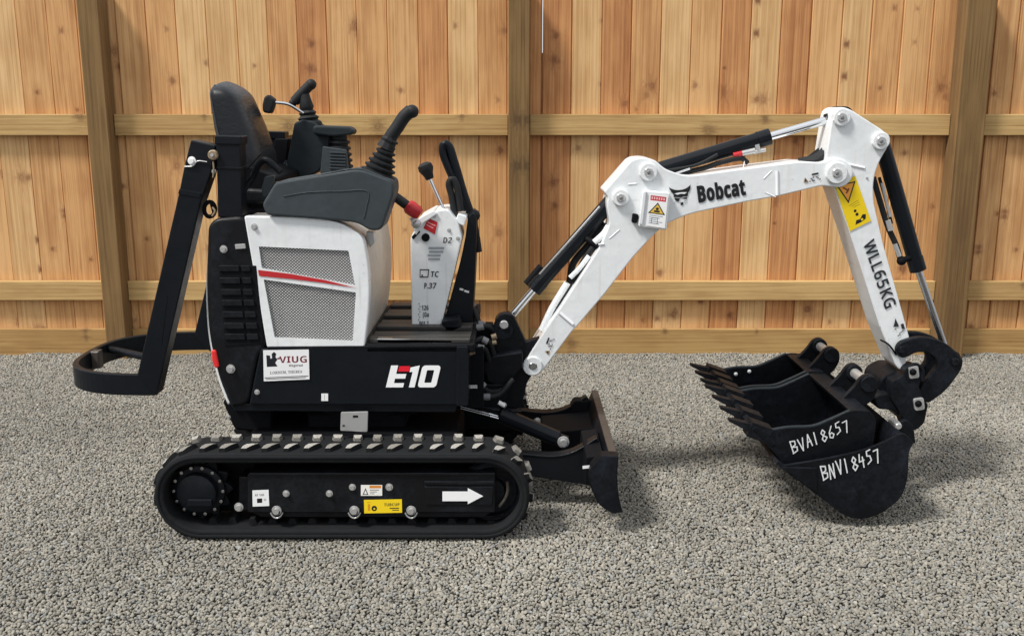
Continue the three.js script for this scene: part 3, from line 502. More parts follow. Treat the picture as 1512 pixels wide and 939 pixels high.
// ---- travel-lever tower
{
  const TZ = 0.1;
  const tower = part('lever_tower', [solid([[605.5, 350, 8], [622, 325, 10], [645, 310, 10], [662, 309, 6], [676, 328, 8], [682, 352, 4], [649, 491], [608, 491]], -0.1, TZ, { r: 0.006, b: 0.005, seg: 3 })], M.white, exc);
  decal('tower_marks', [[606, 350], [682, 350], [649, 491], [608, 491]], TZ + 0.0025, tower, 200, 360, () => {});
  tower.remove(tower.children[tower.children.length - 1]);
  decal('tower_markings', [[616, 360], [664, 360], [648, 488], [614, 488]], TZ + 0.0025, tower, 200, 480, (c) => {
    c.strokeStyle = '#9aa0a6'; c.fillStyle = '#9aa0a6'; c.lineWidth = 7; for (let i = 0; i < 4; i++) c.fillRect(72 + (i % 2) * 6, 18 + i * 20, 96 - i * 8, 11);
    c.strokeStyle = '#14181c'; c.fillStyle = '#14181c'; c.lineWidth = 6; c.strokeRect(28, 142, 62, 40); c.fillRect(40, 168, 12, 10); c.font = 'bold 44px sans-serif'; c.fillText('TC', 104, 182); c.fillText('P.37', 62, 246);
    c.font = 'bold 38px sans-serif'; c.fillText('126', 44, 366); c.fillText('(0a', 56, 404); c.font = 'bold 34px sans-serif'; c.fillText('001 2', 26, 452); c.lineWidth = 3; for (let i = 0; i < 9; i++) c.fillRect(20 + (i % 2) * 8, 326 + i * 15, 6, 8);
  });
  decal('red_label', [[632, 322], [646, 328], [642, 346], [625, 337]], TZ + 0.003, tower, 64, 48, (c, w, h) => { c.fillStyle = '#b3161f'; c.fillRect(0, 0, w, h); c.fillStyle = '#d8a0a0'; c.fillRect(6, 14, 50, 4); c.fillRect(6, 26, 40, 4); }, false);
  decal('tower_symbols', [[652, 345], [682, 345], [676, 362], [650, 362]], TZ + 0.003, tower, 96, 56, (c) => { c.fillStyle = '#333'; c.font = 'bold 40px sans-serif'; c.fillText('D2', 10, 46); });
  part('key_switch', [disc(628, 351, TZ - 0.01, TZ + 0.012, 6), solid([[607, 350], [618, 339], [620, 343], [610, 354]], TZ - 0.01, TZ + 0.006, { r: 0.002, b: 0.001 })], M.dark, tower);
  for (const [x, y, r] of [[641, 319, 3], [663, 340, 3], [676, 352, 3]]) bolt(x, y, TZ, r, tower);
  part('tower_cap', [solid([[610, 338], [618, 322], [640, 310], [646, 316], [625, 330], [614, 348]], -0.08, TZ + 0.01, { r: 0.004, b: 0.004 }), solid([[676, 315, 4], [690, 320, 4], [685, 334], [672, 328]], -0.05, TZ - 0.02, { r: 0.004 })], M.white, tower);
  const lever = sub('travel_lever', exc);
  part('lever_rod', rod(U(656, 312, 0.06), U(632, 258, 0.06), 0.0062), M.chrome, lever);
  part('lever_knob', lathe(U(635, 265, 0.06), U(625, 240, 0.06), [[0, 0], [0.02, 0.014], [0.3, 0.018], [0.6, 0.027], [0.85, 0.025], [0.98, 0.014], [1, 0]]), M.boot, lever);
  part('grab_handle', [tube([U(706, 372, -0.02), U(699, 330, -0.02), U(684, 284, -0.02), U(671, 240, -0.02), U(662, 215, -0.02), U(656, 212, -0.02), U(654, 224, -0.02), U(661, 245, -0.02), U(673, 272, -0.02), U(690, 310, -0.02)], 0.0148, 80, 12)], M.satin, exc);
  part('pedal_lever', [tube([U(672, 320, 0.04), U(667, 290, 0.04), U(663, 270, 0.04), U(668, 264, 0.04), U(674, 275, 0.04), U(680, 312, 0.04)], 0.0125, 40, 10)], M.boot, exc);
  part('front_guard', [solid([[691, 320, 4], [699, 312, 6], [704, 322, 4], [702, 400, 60], [697, 482], [690, 503], [648, 503], [657, 470, 20], [669, 425, 40], [680, 385, 40], [687, 350]], -0.12, 0.04, { r: 0.006, b: 0.004 }), ball(U(700, 318, 0), 0.022)], M.satin, exc);
  decal('guard_label', [[679, 424], [694, 428], [693, 434], [678, 430]], 0.0425, exc, 64, 24, (c) => { c.fillStyle = '#ddd'; c.fillRect(0, 4, 24, 12); c.fillRect(30, 8, 30, 12); });
  part('guard_pedal', [solid([[651, 475], [677, 470], [682, 484], [660, 492]], 0.06, 0.14, { r: 0.004 }), ...[[662, 497], [672, 494], [684, 499], [650, 499]].map(([x, y]) => ball(U(x, y, 0.16), 0.014))], M.cast, exc);
  // isolator: black stalk with a red knob
  part('safety_stalk', rod(U(580, 288, 0.16), U(607, 308, 0.16), 0.0165), M.boot, exc);
  part('safety_knob', lathe(U(601, 303, 0.16), U(620, 317, 0.16), [[0, 0], [0, 0.021], [0.2, 0.026], [0.8, 0.024], [1, 0.017], [1, 0]]), M.red, exc);
  part('hose_plug', [rod(U(609, 320, 0.12), U(615, 332, 0.12), 0.013), ball(U(614, 330, 0.13), 0.017)], M.zinc, exc);
}
// ---- swing casting and hoses at the foot of the boom
{
  const post = part('swing_post', [
    solid([[733, 470, 8], [742, 462, 6], [758, 465, 4], [777, 505], [800, 498], [800, 530], [778, 566], [770, 602], [737, 602], [716, 560], [716, 515]], 0.035, 0.075, { r: 0.006, b: 0.004 }),
    solid([[733, 470, 8], [742, 462, 6], [758, 465, 4], [777, 505], [800, 498], [800, 530], [778, 566], [770, 602], [737, 602], [716, 560], [716, 515]], -0.075, -0.035, { r: 0.006, b: 0.004 }),
    solid([[700, 520], [762, 515], [764, 605], [702, 600]], -0.09, 0.07, { r: 0.01, b: 0.006 })], M.cast, exc);
  part('swing_lug', [solid([[712, 535, 10], [728, 525, 12], [772, 519], [772, 540], [752, 570], [720, 566, 8]], 0.06, 0.115, { r: 0.008, b: 0.006, holes: [{ pts: Array.from({ length: 20 }, (_, i) => { const p = U(728 + 9.5 * Math.cos(i * 0.314), 545 - 9.5 * Math.sin(i * 0.314), 0.115); return V2(p.x, p.y); }) }] }), solid([[708, 567], [756, 567], [742, 603], [708, 601]], 0.05, 0.11, { r: 0.01, b: 0.006 })], M.cast, post);
  part('swing_pin', disc(728, 549, 0.05, 0.085, 7), M.dullsteel, post);
  part('clevis_pin', disc(744, 480, 0.06, 0.088, 6.5), M.zinc, post);
  part('mounting_tower', [solid([[690, 515], [714, 512], [714, 603], [690, 603]], -0.16, 0.2, { r: 0.006 })], M.dark, exc);
  const hoses = [[[690, 500, 0.1], [705, 484, 0.1], [722, 483, 0.08], [738, 500, 0.05]], [[688, 492, 0.05], [704, 478, 0.03], [726, 486, 0.02], [736, 515, 0]], [[694, 508, 0.16], [712, 500, 0.14], [724, 508, 0.12], [730, 528, 0.1]], [[698, 475, 0], [697, 455, 0.0], [705, 470, 0.02], [712, 495, 0.04]], [[690, 520, 0.18], [706, 512, 0.18], [716, 516, 0.15], [722, 532, 0.12]], [[686, 540, 0.15], [704, 560, 0.17], [722, 578, 0.14], [748, 575, 0.1]], [[690, 575, 0.15], [712, 585, 0.17], [735, 583, 0.16], [758, 560, 0.14]]];
  hoses.forEach((h) => part('hydraulic_hose', tube(h.map(([x, y, z]) => U(x, y, z)), 0.0095, 28, 8), M.boot, exc));
  [[704, 484, 0.1, 714, 482], [706, 478, 0.03, 716, 480], [712, 501, 0.14, 720, 505], [705, 513, 0.18, 714, 515], [706, 563, 0.17, 715, 571], [714, 586, 0.17, 724, 586]].forEach(([x0, y0, z, x1, y1]) => part('hose_crimp', rod(U(x0, y0, z), U(x1, y1, z), 0.0125), M.gunmetal, exc));
  part('hose_block', [solid([[695, 480], [728, 480], [728, 500], [695, 503]], 0, 0.06, { r: 0.006 }), solid([[700, 506], [736, 500], [736, 512], [702, 520]], 0.02, 0.09, { r: 0.006 })], M.dark, exc);
  part('hose_tag', [solid([[691, 568], [705, 568], [705, 574], [691, 574]], 0.19, 0.2, { r: 0.002, b: 0.001 }), rod(U(736, 594, 0.15), U(745, 599, 0.15), 0.008)], M.paintwhite, exc);
  part('hose_fitting', [rod(U(691, 522, 0.2), U(700, 518, 0.2), 0.011), rod(U(726, 498, 0.12), U(733, 496, 0.12), 0.01), rod(U(727, 506, 0.12), U(733, 505, 0.12), 0.009)], M.brass, exc);
}
// ---- boom
{
  const BZ = 0.085;
  const body = [[773, 541, 2], [780, 526, 6], [809, 481, 4], [827, 455], [887, 363], [900.5, 330, 6], [896, 303, 6], [898, 291], [892, 283, 3], [934, 235, 16], [951, 232.5, 14], [968, 236, 14], [981, 249, 12], [1012, 260.5, 30], [1104, 248], [1181, 238.5], [1215, 240, 8], [1228, 234, 10], [1246, 234, 12], [1260, 246, 14], [1260, 264, 14], [1246, 277, 14], [1228, 276, 10], [1215, 274, 10], [1148, 290], [1104, 297.5], [1017, 316, 60], [985, 330, 20], [967, 345, 10], [934, 381], [893, 434], [852, 482], [845, 489], [801, 548, 6], [790, 557, 8], [777, 552, 10]];
  const boom = part('boom', [solid(body, -BZ, BZ, { r: 0.003, b: 0.004, seg: 2 })], M.white, exc);
  part('weld_bead', [tube([U(826, 462, BZ), U(846, 479, BZ)], 0.006, 8, 8), tube([U(1148, 252, BZ), U(1148.5, 288, BZ)], 0.0055, 8, 8), tube([U(900, 352, BZ), U(915, 339, BZ)], 0.002, 6, 6), tube([U(1128, 264, BZ), U(1140, 252, BZ)], 0.0018, 6, 6), tube([U(1130, 284, BZ), U(1146, 291, BZ)], 0.0018, 6, 6), tube([U(884, 361, BZ), U(892, 360, BZ)], 0.004, 6, 6), tube([U(928, 272, BZ), U(940, 271, BZ)], 0.0025, 6, 6)], M.weld, boom);
  for (const [x, y, ro, ri] of [[958, 254, 13.5, 6.5], [917, 292, 12.5, 6.5], [1237, 255.5, 16, 7]]) { part('pin_boss', disc(x, y, BZ - 0.01, BZ + 0.016, ro), M.white, boom); part('pin', disc(x, y, BZ, BZ + 0.022, ri), M.zinc, boom); part('pin_bolt', disc(x + 0.5, y + 0.5, BZ + 0.01, BZ + 0.025, ri * 0.45, 6), M.gunmetal, boom); }
  part('pin_boss', disc(786.5, 541, BZ - 0.01, BZ + 0.01, 14.5), M.white, boom); part('pin', disc(787, 541, BZ, BZ + 0.014, 6), M.dullsteel, boom);
  const lampBox = part('hose_cover', solid([[951, 281, 3], [990.5, 284.5, 3], [985, 340, 4], [943, 335, 4]], BZ, BZ + 0.035, { r: 0.006, b: 0.005, seg: 3 }), M.white, boom);
  part('cover_lip', solid([[950, 283], [955, 282], [949, 332], [944, 331]], BZ + 0.02, BZ + 0.042, { r: 0.002, b: 0.002 }), M.white, lampBox);
  decal('warning_sticker', [[959, 285.5], [987, 289], [982, 337], [954, 333]], BZ + 0.037, lampBox, 112, 200, (c, w, h) => {
    c.fillStyle = '#f2f2f0'; c.fillRect(0, 0, w, h); c.fillStyle = '#c23a44'; c.fillRect(10, 10, 92, 30); c.fillStyle = '#f0c0c0'; for (let i = 0; i < 6; i++) c.fillRect(16 + i * 14, 17, 8, 15);
    c.fillStyle = '#e0b94a'; c.beginPath(); c.moveTo(10, 118); c.lineTo(56, 54); c.lineTo(100, 118); c.closePath(); c.fill(); c.strokeStyle = '#222'; c.lineWidth = 6; c.stroke(); c.fillStyle = '#222'; c.beginPath(); c.arc(56, 88, 9, 0, 7); c.fill(); c.fillRect(38, 98, 34, 12);
    c.fillStyle = '#8a97a0'; for (let i = 0; i < 5; i++) c.fillRect(14, 130 + i * 12, 80 - (i % 3) * 18, 5); c.strokeStyle = '#777'; c.lineWidth = 4; c.strokeRect(30, 146, 34, 34);
  }, false);
  part('connector', [solid([[935, 315, 3], [944, 317, 3], [941, 330, 3], [933, 329, 3]], BZ, BZ + 0.02, { r: 0.003, b: 0.003 })], M.dark, boom);
  // name and cat-head emblem
  decal('name_lettering', [[1026, 274], [1107.5, 261.5], [1111.5, 291.5], [1030, 305]], BZ + 0.0025, boom, 400, 136, (c) => { c.fillStyle = '#0c0d0f'; c.save(); c.translate(6, 110); c.scale(0.84, 1.12); c.font = 'bold 126px sans-serif'; c.fillText('Bobcat', 0, 0, 456); c.strokeStyle = '#0c0d0f'; c.lineWidth = 7; c.strokeText('Bobcat', 0, 0, 456); c.restore(); });
  decal('emblem', [[986, 273], [1022, 270], [1026, 305], [990, 309]], BZ + 0.0025, boom, 160, 160, (c) => {
    c.fillStyle = '#0c0d0f'; c.beginPath(); c.moveTo(8, 16); c.quadraticCurveTo(40, 44, 80, 40); c.quadraticCurveTo(122, 40, 150, 10); c.quadraticCurveTo(148, 48, 126, 64); c.quadraticCurveTo(128, 80, 118, 88); c.lineTo(96, 84); c.lineTo(80, 92); c.lineTo(62, 86); c.lineTo(30, 84); c.lineTo(34, 64); c.quadraticCurveTo(12, 46, 8, 16); c.fill();
    c.fillStyle = '#e9ecee'; c.beginPath(); c.moveTo(36, 62); c.quadraticCurveTo(80, 52, 122, 60); c.lineTo(104, 70); c.lineTo(80, 66); c.lineTo(58, 71); c.closePath(); c.fill();
    c.fillStyle = '#0c0d0f'; c.beginPath(); c.moveTo(34, 88); c.lineTo(74, 98); c.lineTo(58, 116); c.lineTo(40, 106); c.closePath(); c.fill(); c.beginPath(); c.moveTo(84, 96); c.lineTo(118, 92); c.lineTo(116, 106); c.lineTo(100, 104); c.closePath(); c.fill(); c.beginPath(); c.moveTo(70, 124); c.lineTo(90, 122); c.lineTo(88, 140); c.lineTo(72, 142); c.closePath(); c.fill();
    c.strokeStyle = '#8c949a'; c.lineWidth = 3; for (const [x0, y0, x1, y1] of [[98, 112, 118, 130], [94, 118, 106, 136], [40, 112, 28, 126]]) { c.beginPath(); c.moveTo(x0, y0); c.lineTo(x1, y1); c.stroke(); }
  });
  const marks = (c, w, h) => { let q = 5; const r = () => (q = (q * 16807) % 2147483647) / 2147483647; c.fillStyle = '#1c1c1c'; c.fillRect(w * 0.55, h * 0.12, w * 0.36, h * 0.16); c.fillStyle = '#8d7356'; c.beginPath(); c.moveTo(4, h * 0.8); c.lineTo(w * 0.16, h * 0.3); c.lineTo(w * 0.3, h * 0.8); c.fill(); c.fillStyle = '#4c4c4c'; for (let i = 0; i < 9; i++) c.fillRect(w * (0.34 + 0.6 * r()), h * (0.4 + 0.5 * r()), 10, 6); c.fillStyle = '#222'; c.beginPath(); c.arc(w * 0.16, h * 0.6, 6, 0, 7); c.fill(); };
  decal('small_marks', [[1184, 258], [1211, 252], [1214, 268], [1187, 273]], BZ + 0.0025, boom, 112, 64, marks);
  decal('small_marks', [[799, 521], [809, 495], [822, 501], [812, 526]], BZ + 0.0025, boom, 112, 64, marks);
  // hoses along the boom's back
  const bz = -0.02;
  part('hose_bundle', [tube([U(802, 500, bz), U(812, 470, bz), U(840, 420, bz), U(846, 390, bz), U(868, 362, bz), U(894, 330, bz)], 0.013, 40, 8), tube([U(806, 492, bz + 0.05), U(826, 452, bz + 0.05), U(850, 415, bz + 0.05), U(862, 385, bz + 0.05), U(890, 348, bz + 0.05)], 0.011, 40, 8)], M.boot, exc);
  part('hose_sleeve', [tube([U(800, 488, 0.03), U(815, 456, 0.03), U(838, 418, 0.03)], 0.013, 24, 8), tube([U(842, 410, 0.05), U(855, 397, 0.05), U(870, 378, 0.05)], 0.009, 16, 8), tube([U(878, 358, 0.05), U(892, 345, 0.05), U(899, 334, 0.05)], 0.012, 16, 8)], M.white, exc);
  part('hose_clamp', [rod(U(866, 352, 0.02), U(888, 366, 0.06), 0.011), rod(U(852, 408, 0.02), U(838, 412, 0.04), 0.006)], M.dark, exc);
}
// ---- hydraulic rams
function ram(name, a, b, c, rb, rr_, eye, extra) {
  const g = sub(name, exc);
  part('ram_barrel', [barrel(a, b, rb), lathe(b.clone().lerp(a, 0.1), b, [[0, rb], [0, rb * 1.07], [1, rb * 1.07], [1, rr_]], 28)], M.satin, g);
  part('ram_rod', rod(b.clone().lerp(a, 0.04), c, rr_, rr_, 24), name === 'bucket_ram' ? M.dullsteel : M.chrome, g);
  if (eye) part('ram_eye', eye, M.cast, g);
  if (extra) extra(g);
  return g;
}
{
  ram('boom_ram', U(906, 293, 0), U(788, 428, 0), U(752, 470, 0), 0.0275, 0.0135, [lathe(V(U(744, 480, 0).x, U(744, 480, 0).y, -0.08), V(U(744, 480, 0).x, U(744, 480, 0).y, 0.08), [[0, 0], [0, 0.034], [1, 0.034], [1, 0]]), rod(U(756, 464, 0), U(748, 474, 0), 0.022)], (g) => {
    part('ram_guard', rod(U(778, 420, -0.045), U(800, 394, -0.045), 0.016), M.dark, g);
    part('ram_pipe', tube([U(797, 405, 0.015), U(840, 357, 0.02), U(886, 305, 0.02)], 0.005, 12, 8), M.dullsteel, g);
  });
  ram('arm_ram', U(962, 254, 0.0), U(1137, 201.5, 0), U(1232, 174.5, 0), 0.0275, 0.0145, [rod(U(1220, 178, 0), U(1236, 173, 0), 0.023), lathe(V(U(1240, 172, 0).x, U(1240, 172, 0).y, -0.05), V(U(1240, 172, 0).x, U(1240, 172, 0).y, 0.05), [[0, 0], [0, 0.035], [1, 0.035], [1, 0]])], (g) => {
    part('ram_hose', [tube([U(1000, 257, 0.02), U(1040, 248, 0.03), U(1068, 239, 0.03), U(1096, 234, 0.02), U(1104, 240, 0.01)], 0.009, 30, 8), tube([U(985, 252, 0.03), U(1030, 243, 0.04), U(1060, 228, 0.04)], 0.006, 20, 8)], M.boot, g);
    part('ram_pipe', tube([U(998, 256, 0.045), U(1019, 249, 0.045)], 0.004, 6, 8), M.chrome, g);
    part('hose_union', [rod(U(1094, 227, 0.02), U(1115, 222, 0.02), 0.01), rod(U(1113, 225, 0.02), U(1131, 221, 0.02), 0.007), rod(U(1118, 213, 0.02), U(1121, 226, 0.02), 0.009)], M.zinc, g);
    part('red_cap', rod(U(1083, 229.5, 0.02), U(1096, 226.5, 0.02), 0.0105), M.red, g);
    part('hose_strap', tube([U(1100, 236, 0.02), U(1098, 250, 0.04)], 0.002, 6, 6), M.zinc, g);
  });
  ram('bucket_ram', U(1303, 212, 0), U(1356.5, 399, 0), U(1396, 513, 0), 0.0275, 0.0125, [lathe(V(U(1400, 525, 0).x, U(1400, 525, 0).y, -0.045), V(U(1400, 525, 0).x, U(1400, 525, 0).y, 0.045), [[0, 0], [0, 0.028], [1, 0.028], [1, 0]])], (g) => {
    part('ram_hose', [tube([U(1290, 262, 0.01), U(1298, 290, 0.01), U(1312, 335, 0.02), U(1324, 362, 0.02), U(1330, 382, 0.02)], 0.0105, 30, 8), tube([U(1299, 262, -0.02), U(1310, 300, -0.02), U(1317, 330, -0.02)], 0.006, 20, 8)], M.boot, g);
    part('hose_union', [tube([U(1303, 270, 0.02), U(1310, 300, 0.02), U(1315, 320, 0.02)], 0.006, 12, 8), rod(U(1312, 325, 0.03), U(1316, 340, 0.03), 0.0095), rod(U(1322, 360, 0.025), U(1329, 378, 0.025), 0.0085)], M.zinc, g);
    part('hose_elbow', [ball(U(1332, 385, 0.02), 0.017), rod(U(1332, 385, 0.02), U(1346, 380, 0.01), 0.011)], M.dark, g);
  });
}
// ---- dipper arm
{
  const SZ = 0.07;
  const arm = part('dipper_arm', [solid([[1230, 172, 4], [1233, 163, 6], [1243, 157.5, 8], [1256, 161, 8], [1307, 194, 10], [1314.5, 205, 8], [1312, 217, 8], [1302, 233, 14], [1293, 255, 20], [1290, 275, 20], [1291, 300, 30], [1305, 360], [1344, 499, 2], [1338, 540, 6], [1333, 549, 4], [1324, 541, 4], [1300, 483], [1255, 342], [1229, 268, 6], [1217, 250, 6], [1220, 234]], -SZ, SZ, { r: 0.004, b: 0.004 })], M.white, exc);
  for (const [x, y] of [[1244.5, 173], [1302.5, 208]]) { part('pin_boss', disc(x, y, SZ - 0.01, SZ + 0.014, 13), M.white, arm); part('pin', disc(x, y, SZ, SZ + 0.02, 7), M.zinc, arm); part('pin_bolt', disc(x + 0.5, y + 0.5, SZ, SZ + 0.023, 3.2, 6), M.gunmetal, arm); }
  bolt(1292, 213, SZ, 3.5, arm, M.zinc); bolt(1281, 263, SZ, 2, arm, M.zinc);
  part('weld_bead', [tube([U(1235, 239, SZ), U(1250, 242, SZ), U(1277, 248, SZ)], 0.0045, 10, 8), tube([U(1232, 276, SZ), U(1255, 341, SZ), U(1300, 482, SZ)], 0.0015, 10, 6)], M.weld, arm);
  const warn = decal('yellow_sticker', [[1232.5, 271], [1263.5, 259.5], [1287, 326], [1255.5, 341.5]], SZ + 0.003, arm, 128, 280, (c, w, h) => {
    c.fillStyle = '#eac90a'; c.fillRect(0, 0, w, h); c.fillStyle = '#f0a53a'; c.strokeStyle = '#2a2410'; c.lineWidth = 7;
    c.beginPath(); c.moveTo(12, 18); c.lineTo(114, 32); c.lineTo(42, 128); c.closePath(); c.fill(); c.stroke();
    c.strokeStyle = '#7a3a2a'; c.lineWidth = 9; c.beginPath(); c.moveTo(40, 40); c.lineTo(62, 66); c.lineTo(46, 78); c.lineTo(70, 56); c.stroke();
    c.strokeStyle = '#8f8420'; c.lineWidth = 3; for (let i = 0; i < 3; i++) { c.beginPath(); c.moveTo(40 + i * 10, 150 + i * 9); c.lineTo(100, 140 + i * 13); c.stroke(); }
    c.fillStyle = '#141210'; c.beginPath(); c.arc(62, 190, 8, 0, 7); c.fill(); c.beginPath(); c.arc(66, 212, 9, 0, 7); c.fill(); c.beginPath(); c.moveTo(40, 262); c.lineTo(52, 240); c.lineTo(74, 244); c.lineTo(94, 226); c.lineTo(112, 232); c.lineTo(104, 256); c.lineTo(76, 262); c.closePath(); c.fill(); c.fillStyle = '#eac90a'; c.beginPath(); c.arc(84, 250, 7, 0, 7); c.fill();
  }, false);
  decal('load_lettering', [[1296, 348], [1331, 449], [1306, 461], [1272, 360]], SZ + 0.003, arm, 440, 116, (c) => { c.fillStyle = '#23282d'; c.strokeStyle = '#23282d'; c.save(); c.translate(6, 100); c.scale(1, 1.1); c.font = '92px sans-serif'; c.lineWidth = 5; let x = 0; for (const ch of 'WLL65KG') { c.fillText(ch, x, 0); c.strokeText(ch, x, 0); x += { W: 84, L: 52, 6: 58, 5: 58, K: 60, G: 66 }[ch]; } c.restore(); });
  decal('small_marks', [[1316, 470], [1335, 464], [1342, 494], [1322, 499]], SZ + 0.003, arm, 64, 96, (c) => { c.fillStyle = '#222'; c.fillRect(40, 40, 14, 22); c.beginPath(); c.moveTo(4, 44); c.lineTo(22, 6); c.lineTo(30, 46); c.fill(); c.fillStyle = '#666'; for (let i = 0; i < 8; i++) c.fillRect(8 + (i * 17) % 44, 54 + (i * 23) % 36, 7, 5); });
  // dark hose loom between boom tip and arm
  part('hose_loom', [tube([U(1180, 240, 0.0), U(1200, 236, 0.01), U(1216, 226, 0.01), U(1226, 212, 0)], 0.017, 24, 8), tube([U(1188, 240, 0.03), U(1208, 236, 0.04), U(1222, 224, 0.03)], 0.014, 24, 8), tube([U(1192, 238, -0.03), U(1205, 228, -0.03), U(1222, 214, -0.03)], 0.013, 24, 8)], M.boot, exc);
}
// ---- bucket link and quick hitch
{
  const LZ = 0.1;
  const C = [[1324, 517, 6], [1330, 506, 8], [1352, 498, 16], [1374, 498, 20], [1398, 506, 18], [1417, 523, 14], [1424, 536, 8], [1420, 548, 8], [1398, 578, 16], [1372, 596], [1354, 584], [1364, 568], [1384, 542, 6], [1384, 531, 8], [1372, 521, 10], [1354, 520, 10], [1341, 528, 6], [1330, 529, 6]];
  for (const [z0, z1] of [[0.072, LZ], [-0.12, -0.09]]) part('bucket_link', z0 > 0 ? solid(C, z0, z1, { r: 0.006, b: 0.005 }) : solid(C, 0.072, LZ, { r: 0.006, b: 0.005 }).translate(0, 0, -0.085), M.cast, exc);
  part('link_tube', [disc(1412, 535, -0.1, LZ + 0.012, 6), disc(1334, 517, -0.1, LZ + 0.008, 6), disc(1412, 535, -0.05, 0.08, 11)], M.cast, exc);
  const hitch = part('quick_hitch', [
    solid([[1318, 562, 6], [1334, 556, 6], [1339, 544, 8], [1350, 538, 8], [1361, 543, 8], [1364, 556, 8], [1358, 570, 4], [1362, 584], [1372, 598], [1366, 626, 6], [1352, 637, 6], [1338, 634, 4], [1328, 606], [1316, 590, 6]], 0.05, 0.115, { r: 0.008, b: 0.005 }),
    solid([[1300, 560, 10], [1320, 548, 8], [1344, 548], [1350, 600], [1340, 628], [1322, 606], [1300, 596, 10]], -0.11, 0.06, { r: 0.01, b: 0.006 }),
    solid([[1306, 545, 12], [1322, 530, 10], [1338, 545], [1335, 575], [1312, 575, 10]], -0.115, -0.075, { r: 0.01, b: 0.005 }),
    solid([[1290, 586, 10], [1312, 580], [1330, 590], [1340, 620], [1318, 606], [1296, 604, 6]], 0.02, 0.1, { r: 0.008, b: 0.005 })], M.cast, exc);
  for (const [x, y] of [[1350, 550], [1358, 597]]) { part('pin_retainer', solid([[x - 8.5, y - 8, 4], [x + 7, y - 10, 4], [x + 9, y + 8, 4], [x - 6, y + 10, 4]], 0.11, 0.122, { r: 0.005, b: 0.002 }), M.zinc, hitch); part('hitch_pin', [disc(x, y, 0.115, 0.13, 5), disc(x, y, 0.115, 0.134, 2.4, 6)], M.dark, hitch); }
  part('hitch_boss', [tube([U(1341, 560, 0.115), U(1342, 543, 0.115), U(1352, 538, 0.115), U(1363, 546, 0.115), U(1363, 562, 0.115)], 0.007, 20, 8)], M.cast, hitch);
  part('bucket_pin', [disc(1328, 630, 0.13, 0.2, 5), disc(1325, 629, 0.13, 0.17, 7)], M.zinc, hitch);
  part('arm_cable', tube([U(1301, 502, 0.05), U(1312, 508, 0.08), U(1321, 519, 0.075), U(1326, 528, 0.06)], 0.0035, 16, 6), M.dark, exc);
}
// ---- dozer blade, its arms and ram
{
  const NZ = 0.48, FZ2 = -0.33;
  const blade = sub('dozer_blade', exc);
  const prof = [[889, 673, 2], [914, 674, 2], [911.5, 703, 20], [914, 734, 20], [920, 757, 2], [905, 759, 3], [886, 748, 12], [872, 722, 16], [868, 695, 12]];
  const thin = [[901, 673, 2], [912, 673.5, 2], [908.5, 703, 20], [911, 734, 20], [917, 756, 2], [906, 757, 3], [890, 734, 20], [888, 703, 20]];
  part('blade_plate', solid(thin, FZ2, NZ - 0.05, { r: 0.004, b: 0.003 }), M.cast, blade);
  part('blade_wing', solid(prof, NZ - 0.052, NZ, { r: 0.006, b: 0.004 }), M.cast, blade);
  part('blade_crest', solid([[900, 670.5], [912, 671], [912, 674.5], [900, 674.5]], FZ2, NZ - 0.054, { r: 0.001, b: 0.002 }), M.bare, blade);
  const back = solid([[843, 600, 3], [849, 592, 3], [869, 592], [876, 650], [838, 646]], -0.3, -0.24, { r: 0.006, b: 0.004 });
  part('blade_bracket', [back, solid([[866, 675], [892, 672], [880, 720], [864, 716]], 0.1, 0.38, { r: 0.006 })], M.dark, blade);
  decal('blade_stickers', [[858, 684], [888, 682], [888, 693], [858, 695]], NZ - 0.03, blade, 120, 48, (c) => { c.fillStyle = '#eee'; c.save(); c.rotate(-0.05); c.fillRect(8, 18, 42, 20); c.fillRect(68, 16, 44, 20); c.restore(); });
  const armShape = [[640, 664], [775, 671], [818, 674, 30], [846, 669, 30], [882, 647, 4], [896, 672], [872, 717], [786, 704], [640, 700]];
  for (const dz of [0, -0.5]) part('blade_arm', [solid(armShape, 0.2, 0.25, { r: 0.006, b: 0.004 }).translate(0, 0, dz), tube([U(772, 671, 0.25), U(818, 674, 0.25), U(846, 668, 0.25), U(882, 647, 0.25)], 0.004, 24, 6).translate(0, 0, dz)], M.satin, exc);
  part('blade_crossbar', [solid([[800, 640, 4], [885, 632], [890, 668], [845, 668], [800, 672]], -0.24, -0.02, { r: 0.008, b: 0.004 })], M.dark, exc);
  const z = 0.1;
  const g = sub('blade_ram', exc);
  part('ram_barrel', [barrel(U(736, 611, z), U(824, 648, z), 0.029), rod(U(815, 645, z), U(836, 653, z), 0.024)], M.satin, g);
  part('ram_rod', rod(U(672, 598, z), U(740, 613, z), 0.012), M.dark, g);
  part('ram_clip', [rod(U(722, 611, z + 0.03), U(735, 614.5, z + 0.03), 0.004), rod(U(723, 614.5, z + 0.03), U(736, 618, z + 0.03), 0.004)], M.chrome, g);
  part('ram_pipe', [tube([U(680, 600, z + 0.02), U(722, 611, z + 0.03)], 0.0035, 6, 6), tube([U(680, 603, z + 0.02), U(722, 614, z + 0.03)], 0.0035, 6, 6)], M.dullsteel, g);
  bolt(832, 653, z + 0.03, 8.5, g, M.zinc); bolt(793, 622, z - 0.06, 5, g, M.zinc); bolt(744, 598, z + 0.03, 4, g, M.zinc);
  part('blade_glints', [rod(U(852, 601, -0.3), U(856, 600, -0.3), 0.006), rod(U(855, 623, -0.28), U(870, 618, -0.28), 0.006)], M.zinc, blade);
}

